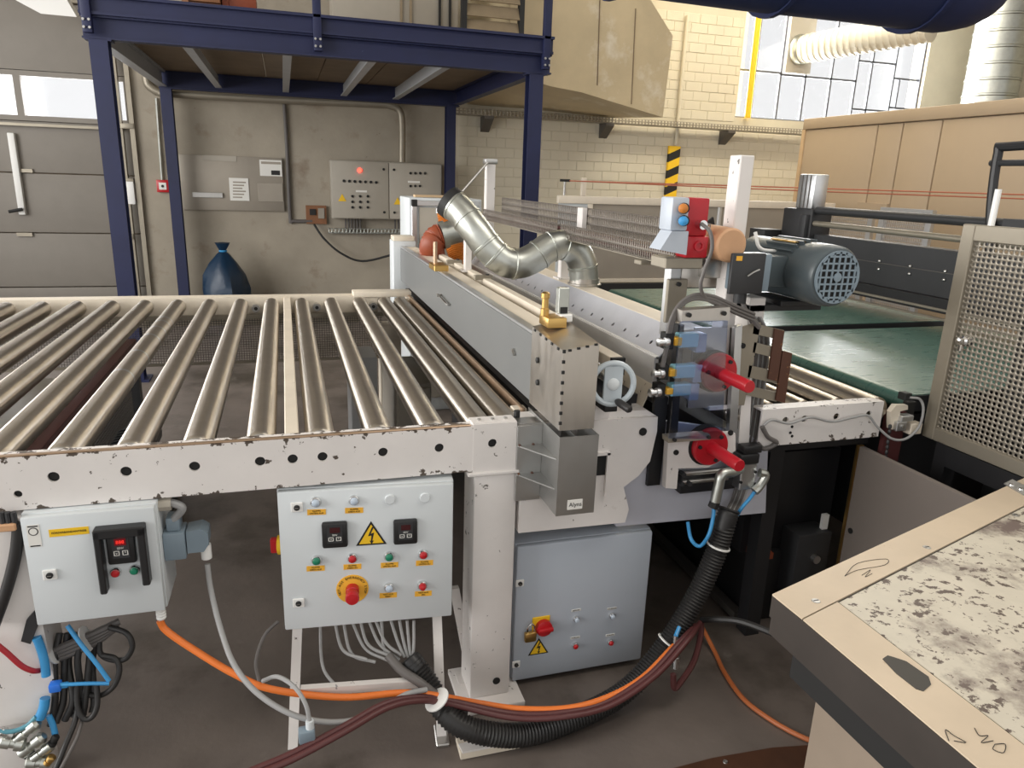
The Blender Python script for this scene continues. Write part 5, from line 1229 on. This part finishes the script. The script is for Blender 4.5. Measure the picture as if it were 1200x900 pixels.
MB().prism([(.95, 1.045), (.965, .24), (2.1, .24), (2.0, 1.38)], 'z', ZTb-.17, ZTb-.088).build('gap_shade_band', M['ink'], tb_)  # shade of the recessed gap under the apron, put into a black band
MB().prism([(.985, 1.0), (.995, .28), (1.98, .28), (1.94, 1.30)], 'z', .0, ZTb-.17).build('pedestal', M['tablebody'], tb_)
def scrawl(pts): MB().tube([at(u, v, z=ZTb+.002) for u, v in pts], .0006, 5, 4).build('scribble', M['ink'], tb_)
scrawl([(990, 675), (1005, 660), (1038, 655), (1037, 662), (1005, 668), (990, 675)]); scrawl([(1010, 674), (1020, 668), (1014, 676), (1022, 672)])
scrawl([(1112, 868), (1108, 855), (1118, 862), (1132, 870), (1118, 868)]); scrawl([(1142, 853), (1148, 862), (1158, 862), (1150, 870), (1164, 868)]); scrawl([(1166, 872), (1178, 872), (1176, 882), (1164, 878), (1166, 872)])

# ================================================================== FENCE AND ROPES BEHIND
YFN = 7.0
fe = thing('panel_fence', 'aluminium framed grey panel fence behind the belts', 'fence', (3.4, YFN, 0))
a = at(655, 229, y=YFN); zt = a.z; zb = at(690, 327, y=YFN).z; x0 = at(690, 240, y=YFN).x; x1 = 5.95
MB().box(a.x, x1, YFN, YFN+.06, zt-.075, zt, bev=.004).build('top_rail', M['cream'], fe)
MB().box(x0, x0+.05, YFN+.005, YFN+.055, zb-.05, zt-.075, bev=.004).build('upright', M['cream'], fe)
for x in (4.45, 5.88): MB().box(x, x+.05, YFN+.005, YFN+.055, 0, zt-.075, bev=.004).build('upright', M['alu'], fe)
MB().box(x0-.03, x0+.02, YFN+.01, YFN+.055, 0, zb-.05).build('upright', M['blackm'], fe)
MB().box(x0+.05, 4.45, YFN+.02, YFN+.03, zb, zt-.075).build('sheet_panel', M['gplate'], fe)
MB().box(4.5, 5.88, YFN+.02, YFN+.03, zb, zt-.075).build('sheet_panel', M['gplate'], fe)
MB().box(x0, x1, YFN, YFN+.055, zb-.035, zb, bev=.003).build('lower_rail', M['cream'], fe)
MB().box(2.5, x1, YFN-.03, YFN+.05, zb-.13, zb-.045, bev=.003).build('base_rail', M['blackm'], fe)
b = at(684, 246, y=YFN)
lv = MB().box(a.x+.01, x0, YFN+.03, YFN+.035, zb, zt-.075).build('louvre_panel', M['box'], fe)
for i in range(6): z = zt-.11-i*.022; MB().box(a.x+.02, x0-.01, YFN+.005, YFN+.03, z, z+.008).build('louvre_slat', M['alu'], lv)
rp = thing('rope_line', 'thin red brown ropes stretched from a small pulley post across the hall', 'rope', (2.2, YFN, zt))
pa_ = at(663, 213, y=YFN); MB().cyl((pa_.x, YFN+.02, zt), (pa_.x, YFN+.02, pa_.z), .012, 8).build('pulley_post', M['steel'], rp)
MB().box(pa_.x-.05, pa_.x+.05, YFN, YFN+.04, pa_.z, pa_.z+.025, bev=.004).build('pulley', M['ink'], rp)
for dv in (0, 5):
    e_ = at(1225, 229+dv, y=4.4); MB().tube([pa_+Vector((.04, 0, .01)), at(900, 219+dv*.6, y=5.6), e_], .0055, 6).build('rope', M['ropes'], rp)
p = at(685, 212, y=YFN); MB().box(p.x-.025, p.x+.025, YFN, YFN+.04, zt, p.z+.03, bev=.003).build('pale_stub', M['cream'], rp)

# ================================================================== CABLES AND HOSES
def W2(lst, r): 
    out = []
    for t_ in lst:
        p = at(t_[0], t_[1], y=t_[2]); p.z = max(p.z, r+.002); out.append(p)
    return out
def cable(name, lst, r, m, label, cat='cable', n=10, k=8):
    return tag(MB().tube(W2(lst, r), r, n, k).build(name, m, sharp=60), label, cat)
cable('orange_cable', [(187, 727, 1.935), (195, 739, 1.93), (225, 760, 1.90), (275, 790, 1.84), (320, 808, 1.80), (400, 817, 1.78), (470, 812, 1.76), (510, 815, 1.76), (560, 824, 1.77), (610, 831, 1.73), (665, 830, 1.68), (710, 818, 1.68), (752, 795, 1.70), (790, 757, 1.76)], .010, M['orange'], 'bright orange cable hanging from the left control box along the floor')
cable('grey_cable', [(243, 661, 1.957), (247, 690, 1.94), (258, 735, 1.88), (275, 780, 1.80), (305, 815, 1.73), (350, 840, 1.68), (400, 846, 1.68), (440, 834, 1.71), (475, 814, 1.74), (500, 808, 1.755)], .0075, M['greycab'], 'grey cable falling from the plug of the left control box')
cable('maroon_cable', [(290, 905, 1.60), (340, 884, 1.62), (400, 853, 1.66), (450, 825, 1.71), (490, 817, 1.74), (530, 822, 1.755), (600, 836, 1.72), (660, 835, 1.67), (710, 823, 1.67), (760, 792, 1.69), (797, 752, 1.75), (815, 733, 1.82)], .009, M['maroon'], 'maroon cable curving over the floor below the orange cable')
cable('maroon_cable', [(300, 908, 1.585), (345, 889, 1.605), (405, 857, 1.645), (455, 829, 1.70), (495, 821, 1.73), (535, 827, 1.745), (600, 841, 1.705), (660, 840, 1.655), (715, 827, 1.655), (768, 792, 1.68), (806, 750, 1.74), (820, 730, 1.83)], .009, M['maroon'], 'second maroon cable lying just in front of the first on the floor')
# big black corrugated hose
ch = thing('corrugated_hose', 'thick black corrugated hose sweeping from the sensor head to the console', 'hose', tuple(at(600, 855, z=0)))
corr(W2([(482, 776, 1.86), (500, 800, 1.82), (518, 830, 1.76), (540, 850, 1.72), (575, 860, 1.705), (620, 860, 1.71), (680, 843, 1.74), (735, 808, 1.78), (780, 757, 1.82), (815, 700, 1.84), (838, 650, 1.85), (850, 612, 1.86), (855, 596, 1.87)], .036), .034, M['rubber'], 'hose_body', ch, 14, .011, .0025, 30)
for (u, v, y, du, dv) in ((842, 640, 1.85, -8, 22), (783, 752, 1.82, -30, 40), (512, 820, 1.745, 12, 14)):
    p = at(u, v, y=y); q2 = at(u+du, v+dv, y=y); MB().lathe(p, q2-p, [(.037, -.003), (.039, -.002), (.039, .002), (.037, .003)], 20).build('cable_tie', M['whitep'], ch)
MB().lathe(at(482, 776, y=1.86), at(482, 776, y=1.86)-at(500, 800, y=1.82), [(.034, -.03), (.036, -.01), (.033, .012), (.026, .016)], 16).build('hose_boot', M['black'], ch)
cable('corrugated_conduit', [(455, 768, 1.87), (470, 785, 1.83), (492, 800, 1.79), (515, 818, 1.765), (545, 838, 1.75)], .014, M['darkcab'], 'dark grey ribbed conduit beside the boot of the black hose', 'hose')
# grey cables hanging under the console
cs = [(375, 735, 378, 780, 395, 806), (392, 735, 402, 762, 430, 773), (402, 735, 412, 766, 440, 776), (422, 735, 432, 756, 460, 770), (432, 735, 445, 755, 468, 773), (447, 735, 450, 760, 460, 775), (458, 735, 466, 752, 474, 770), (468, 735, 473, 752, 478, 770), (477, 735, 479, 752, 481, 768), (485, 735, 485, 752, 484, 767), (412, 735, 428, 760, 455, 774), (440, 735, 452, 753, 470, 768)]
for i, (a1, b1, a2, b2, a3, b3) in enumerate(cs):
    y0 = 1.93-.0002*(a1-375)
    ORD = ['first', 'second', 'third', 'fourth', 'fifth', 'sixth', 'seventh', 'eighth', 'ninth', 'tenth', 'eleventh', 'twelfth']
    rk = sorted(range(len(cs)), key=lambda q: cs[q][0]).index(i)
    pts = [at(a1, b1-8, y=y0), at(a2, b2, y=y0-.02), at(a3, b3, y=1.875 if i else 1.80)]
    tag(MB().tube(pts, .0048, 7, 8).build('console_cable', M['greycab']), ORD[rk]+' thin grey cable from the left hanging below the control console' if i else 'single grey cable dropping from the console to the stand crossbar', 'cable', 'grey cables below the control console')
cable('stray_cable', [(326, 728, 1.97), (310, 745, 1.95), (300, 775, 1.90), (304, 800, 1.86)], .005, M['darkcab'], 'thin dark cable dangling left of the control console')
pg = thing('loose_plug', 'grey right-angled plug hanging on a grey cable by the stand leg', 'plug', tuple(at(358, 868, z=0)))
pq = W2([(308, 798, 1.80), (325, 793, 1.76), (345, 805, 1.70), (358, 825, 1.665), (363, 846, 1.65)], .006)
MB().tube(pq, .006, 8, 6).build('plug_cable', M['greycab'], pg)
p = pq[-1]; MB().lathe(p, (0, 0, -1), [(.010, -.005), (.011, 0), (.011, .02), (.008, .022)], 12).build('plug_gland', M['box'], pg)
MB().box(p.x-.030, p.x+.012, p.y-.016, p.y+.014, max(.003, p.z-.055), p.z-.018, bev=.005).build('plug_body', M['motorl'], pg)
# sensor head cables
sc_ = [(884, 372), (893, 395), (890, 440), (882, 500), (874, 545), (866, 580), (857, 600)]
for i in range(6):
    pts = [at(u-6+i*2.6, v, y=(1.972 if j < 4 else 1.955 if j == 4 else 1.945 if j == 5 else 1.88)+.004*(i % 2)) for j, (u, v) in enumerate(sc_)]
    tag(MB().tube(pts, .0052, 7, 6).build('bundle_cable', M['greycab'] if i % 2 else M['darkcab']), ('lighter' if i % 2 else 'darker')+' grey bundle cable, '+['first', 'second', 'third', 'fourth', 'fifth', 'sixth'][i]+' from the left on the sensor head', 'cable', 'bundled cables on the sensor head')
cable('switch_cable', [(822, 262, 1.93), (832, 272, 1.90), (834, 292, 1.89), (826, 315, 1.89), (821, 335, 1.89), (828, 350, 1.90), (850, 360, 1.91), (875, 366, 1.92), (886, 376, 1.92)], .0058, M['darkcab'], 'dark cable looping from the red switch box down to the bundle')
for i, dv in enumerate((0, 4, 8)):
    cable('loop_cable', [(884, 368+dv, 1.915), (860, 358+dv, 1.905), (835, 347+dv*.8, 1.90), (812, 346+dv*.6, 1.90), (795, 358+dv*.5, 1.90), (785+i*2, 378, 1.895), (780+i*2, 400, 1.89), (774+i*1.5, 430 if i else 398, 1.885)], .0055, M['darkcab'], ['top', 'middle', 'bottom'][i]+' dark cable of the three looping left of the sensor head', 'cable')
cable('terminal_cable', [(871, 348, 1.95), (872, 360, 1.94), (880, 372, 1.92), (890, 384, 1.915)], .008, M['darkcab'], 'thick dark cable dropping from the motor terminal box')
cable('white_cable', [(885, 272, 2.12), (890, 290, 2.10), (905, 294, 2.08), (930, 291, 2.06)], .006, M['whitep'], 'white cable lying behind the motor beside the white post')
cable('blue_hose', [(837, 594, 1.86), (835, 610, 1.85), (830, 628, 1.84), (820, 640, 1.86), (810, 632, 1.88), (806, 612, 1.92)], .0062, M['bluehose'], 'blue air hose looping under the valve elbow', 'hose')
cable('blue_hose', [(884, 577, 1.875), (878, 585, 1.87), (868, 597, 1.865), (858, 615, 1.89)], .0062, M['bluehose'], 'blue air hose leaving the right side of the valve', 'hose')
cable('rail_cable', [(893, 500, 1.905), (905, 492, 1.905), (925, 496, 1.905), (950, 489, 1.905), (975, 494, 1.905), (1000, 489, 1.905), (1017, 487, 1.905), (1028, 500, 1.90), (1045, 514, 1.885), (1062, 514, 1.88), (1077, 500, 1.88), (1082, 480, 1.88), (1078, 468, 1.885), (1066, 466, 1.89)], .0045, M['greycab'], 'grey sensor cable clipped along the white outfeed rail')
cable('brown_rail_cables', [(893, 500, 1.90), (900, 512, 1.90), (910, 519, 1.905), (896, 526, 1.91), (888, 520, 1.91)], .008, M['darkcab'], 'dark tangled cable end beside the outfeed rail')
# floor cables on the right
def fl(lst, r, z=None): return [Vector((at(u, v, z=r).x, at(u, v, z=r).y, r+.001)) for u, v in lst]
fp_ = fl([(826, 738), (838, 765), (850, 790), (872, 820), (905, 845), (940, 864), (976, 877)], .008); fp_[0].z = .13; fp_[0] = at(820, 729, y=fp_[0].y); 
tag(MB().tube(fp_, .008, 8, 8).build('floor_cable', M['orange2']), 'dirty orange cable lying on the floor towards the work table', 'cable')
tag(MB().tube([at(822, 726, y=1.86), at(845, 726, y=1.80), at(870, 729, y=1.74), at(905, 742, y=1.66), at(925, 752, y=1.62)], .011, 8, 8).build('black_cable', M['rubber']), 'black cable running from the hose to the work table', 'cable')
tag(MB().tube([at(822, 728, y=1.86), at(821, 745, y=1.83), at(813, 775, y=1.78), at(797, 800, y=1.74), at(790, 806, y=1.735), at(789, 790, y=1.74)], .010, 8, 8).build('drooping_cable', M['maroon']), 'dark maroon cable loop drooping under the hose joint', 'cable')
t = thing('hose_coupling', 'metal hose coupling hanging from the corrugated hose', 'coupling', tuple(at(792, 780, y=1.76)))
p = at(792, 745, y=1.78); q = at(791, 785, y=1.76)
MB().lathe(p, q-p, [(.008, 0), (.008, .03), (.013, .032), (.013, .045), (.010, .047), (.011, .07), (.014, .072), (.014, .085), (.009, .087), (.009, .11), (.003, .112)], 12).build('coupling_body', M['alu'], t)
MB().tube([at(796, 735, y=1.80), p], .007, 8).build('coupling_hose', M['bluehose'], t)

# cables and hoses under the left box
lc = thing('cable_bundle', 'dark taped cable bundle hanging below the left control box', 'cable bundle', (-.5, 1.95, .4))
for i in range(4): MB().tube(W2([(140-i*2, 728+i*3, 1.97), (110, 742+i*4, 1.95), (75, 757+i*4, 1.94), (40, 772+i*4, 1.95)], .01), .010, 8, 6).build('bundle_strand', M['darkcab'], lc)
for u, v in ((62, 758), (100, 744)): p = at(u, v, y=1.94); q = at(u+10, v-4, y=1.94); MB().lathe(p+Vector((0, 0, -.012)), q-p, [(.034, -.002), (.036, -.002), (.036, .002), (.034, .002)], 14).build('cable_tie', M['whitep'], lc)
rnd = random.Random(3)
LBL = ['black cable strand nearest the white leg below the left control box', 'second black cable strand hanging below the left control box', 'third black cable strand hanging below the left control box', 'fourth black cable strand hanging below the left control box', 'fifth black cable strand hanging below the left control box', 'sixth black cable strand hanging below the left control box']
for i in range(6):
    u = 66+i*9
    cable('black_strand', [(u+4, 742, 1.96), (u+rnd.uniform(-4, 4), 775, 1.93+.01*(i % 3)), (u-2+rnd.uniform(-5, 5), 820, 1.90+.01*(i % 2)), (u-6+rnd.uniform(-4, 4), 850-i*3, 1.89)], .009, M['rubber'], LBL[i])
cable('black_loop', [(128, 735, 1.95), (148, 742, 1.93), (155, 757, 1.92), (147, 772, 1.92), (130, 773, 1.93), (118, 766, 1.94), (116, 752, 1.95)], .0075, M['rubber'], 'black cable loop standing out right below the left control box')
cable('black_loop', [(120, 768, 1.93), (135, 772, 1.92), (140, 785, 1.91), (134, 803, 1.90), (120, 814, 1.90), (104, 814, 1.91), (96, 806, 1.92)], .0075, M['rubber'], 'lower black cable loop under the left control box')
cable('black_loop', [(113, 800, 1.90), (114, 825, 1.88), (108, 840, 1.87), (98, 842, 1.87), (91, 828, 1.88), (90, 800, 1.90)], .0075, M['rubber'], 'smallest black cable loop hanging lowest under the left control box')
cable('floor_strand', [(92, 820, 1.90), (88, 845, 1.87), (76, 875, 1.82), (66, 900, 1.79)], .007, M['rubber'], 'black cable running down to the floor left of the console')
cable('thin_strand', [(97, 838, 1.89), (92, 860, 1.84), (80, 885, 1.80), (70, 903, 1.77)], .0045, M['darkcab'], 'thin dark cable beside the black cable reaching the floor')
cable('blue_hose', [(79, 733, 1.92), (95, 755, 1.90), (112, 776, 1.885), (128, 798, 1.875)], .006, M['bluehose'], 'blue hose slanting down from the left control box', 'hose')
cable('blue_hose', [(62, 803, 1.88), (80, 802, 1.875), (105, 801, 1.87), (128, 801, 1.872)], .005, M['bluehose'], 'thin blue hose running level to the blue connector', 'hose')
cable('blue_hose', [(43, 747, 1.90), (48, 760, 1.90), (52, 775, 1.895), (54, 792, 1.89)], .011, M['bluehose'], 'thick blue hose beside the white leg below the box', 'hose')
cable('blue_hose', [(53, 818, 1.885), (51, 830, 1.88), (46, 842, 1.875)], .0125, M['bluehose'], 'short fat blue hose at the rounded end of the white leg', 'hose')
cable('blue_hose', [(57, 838, 1.885), (62, 850, 1.88), (65, 862, 1.875)], .008, M['bluehose'], 'short blue hose ending in a black elbow near the floor', 'hose')
cable('pale_hose', [(-6, 857, 1.86), (15, 857, 1.86), (32, 850, 1.865), (42, 840, 1.87)], .006, mat('teal_hose', (.10, .30, .38), .4), 'teal hose hugging the foot of the white leg', 'hose')
cable('red_hose', [(-8, 752, 1.88), (8, 765, 1.88), (25, 780, 1.88), (38, 786, 1.885), (46, 786, 1.90)], .007, M['redcab'], 'red hose crossing the white leg at the left edge', 'hose')
cable('black_hose', [(22, 612, 1.90), (18, 650, 1.895), (8, 690, 1.89), (-8, 735, 1.885)], .014, M['rubber'], 'thick black hose running down along the left picture edge', 'hose')
t = thing('blue_connector', 'bright blue push-in connector in the cables below the left box', 'connector', tuple(at(65, 803, y=1.88)))
a, b = at(59, 809, y=1.885), at(72, 798, y=1.885); MB().box(a.x, b.x, 1.87, 1.895, a.z, b.z, bev=.004).build('connector_body', mat('bright_blue_plastic', (.03, .18, .72), .4), t)
MB().cyl((b.x, 1.882, (a.z+b.z)/2), (b.x+.015, 1.882, (a.z+b.z)/2), .008, 10).build('connector_nut', M['bluehose'], t)
vf = thing('valve_fittings', 'cluster of bare metal valve fittings at the foot of the left leg', 'valve', tuple(at(40, 870, y=1.86)))
def fit(u0, v0, u1, v1, r, m='galv', y=1.865): 
    p, q = at(u0, v0, y=y), at(u1, v1, y=y); L_ = (q-p).length
    MB().lathe(p, q-p, [(r*.7, 0), (r, .004), (r, L_*.4), (r*.8, L_*.42), (r*.8, L_*.6), (r*1.1, L_*.62), (r*1.1, L_*.9), (r*.6, L_)], 12).build('fitting', M[m], vf)
fit(0, 868, 30, 872, .018); fit(18, 868, 46, 846, .013); fit(24, 884, 52, 862, .015); fit(38, 890, 62, 872, .013); fit(66, 862, 60, 874, .010, 'ink'); fit(30, 893, 60, 893, .017); fit(0, 856, 16, 862, .012, 'steel'); fit(54, 896, 62, 886, .010, 'brass', 1.85)
t = thing('leg_bracket', 'copper coloured clamp block at the top of the left leg', 'clamp', tuple(at(10, 620, y=1.9)))
a, b = at(-6, 622, y=1.895), at(20, 611, y=1.895); MB().box(a.x, b.x, 1.88, 1.905, a.z, b.z, bev=.003).build('clamp_block', M['tan'], t)
for u in (3, 10, 17): p = at(u, 609, y=1.893); MB().cyl((p.x, 1.893, p.z-.012), (p.x, 1.893, p.z+.02), .007, 8).build('clamp_stud', M['charcoal'], t)
a, b = at(26, 755, y=1.90), at(42, 716, y=1.90); tag(MB().prism([(a.x, a.z+.012), (a.x+.02, a.z), (b.x, a.z+.05), (b.x-.004, b.z), (a.x+.02, b.z-.02)], 'y', 1.895, 1.905).build('black_flap', M['charcoal']), 'black rubber flap beside the lower left corner of the box', 'flap')
# foot plank and rear stand under the conveyor
t = thing('foot_plank', 'splintered pale wooden plank lying in front of the white leg', 'plank', tuple(at(575, 872, z=0)))
A = [at(u, v, z=.035) for u, v in ((534, 858), (606, 846), (612, 866), (540, 880))]; 
MB().hull2([Vector((p.x, p.y, .003)) for p in A], [Vector((p.x, p.y, .026)) for p in A]).build('board', M['cream'], t); MB().hull2([Vector((p.x+.004, p.y-.004, .0275)) for p in A[2:]]+[Vector((p.x, p.y+.03, .0275)) for p in A[2:][::-1]], [Vector((p.x+.004, p.y-.004, .034)) for p in A[2:]]+[Vector((p.x, p.y+.03, .034)) for p in A[2:][::-1]]).build('splinter', M['white'], t)
t = thing('diagonal_brace', 'white diagonal brace leaning behind the white leg under the conveyor', 'brace', (.45, 2.1, 0))
p, q = at(533, 690, y=2.06), at(553, 795, y=2.02); MB().hull2([p+Vector((-.015, 0, 0)), p+Vector((.015, 0, 0)), p+Vector((.015, .02, 0)), p+Vector((-.015, .02, 0))], [q+Vector((-.015, 0, 0)), q+Vector((.015, 0, 0)), q+Vector((.015, .02, 0)), q+Vector((-.015, .02, 0))]).build('brace_bar', M['white'], t)
MB().box(q.x-.05, q.x+.05, 2.0, 2.06, 0, q.z+.005).build('brace_foot', M['white'], t)

# rust brown floor plate at the bottom edge
pl_ = [at(u, v, z=.006) for u, v in ((770, 905), (835, 888), (905, 876), (962, 872), (985, 905), (960, 940), (800, 940))]
t = thing('floor_plate', 'rust brown steel floor plate at the bottom beside the work table', 'floor plate', (pl_[2].x, pl_[2].y, 0))
MB().prism([(p.x, p.y) for p in pl_], 'z', .001, .006).build('plate', mat('rusted_plate', (.09, .035, .016), .5, .2, var=.4, vscale=9), t)
for u, v in ((850, 893), (950, 880)): p = at(u, v, z=.006); MB().lathe((p.x, p.y, .006), (0, 0, 1), [(.008, 0), (.007, .003), (.001, .003)], 10).build('bolt', M['steel'], t)
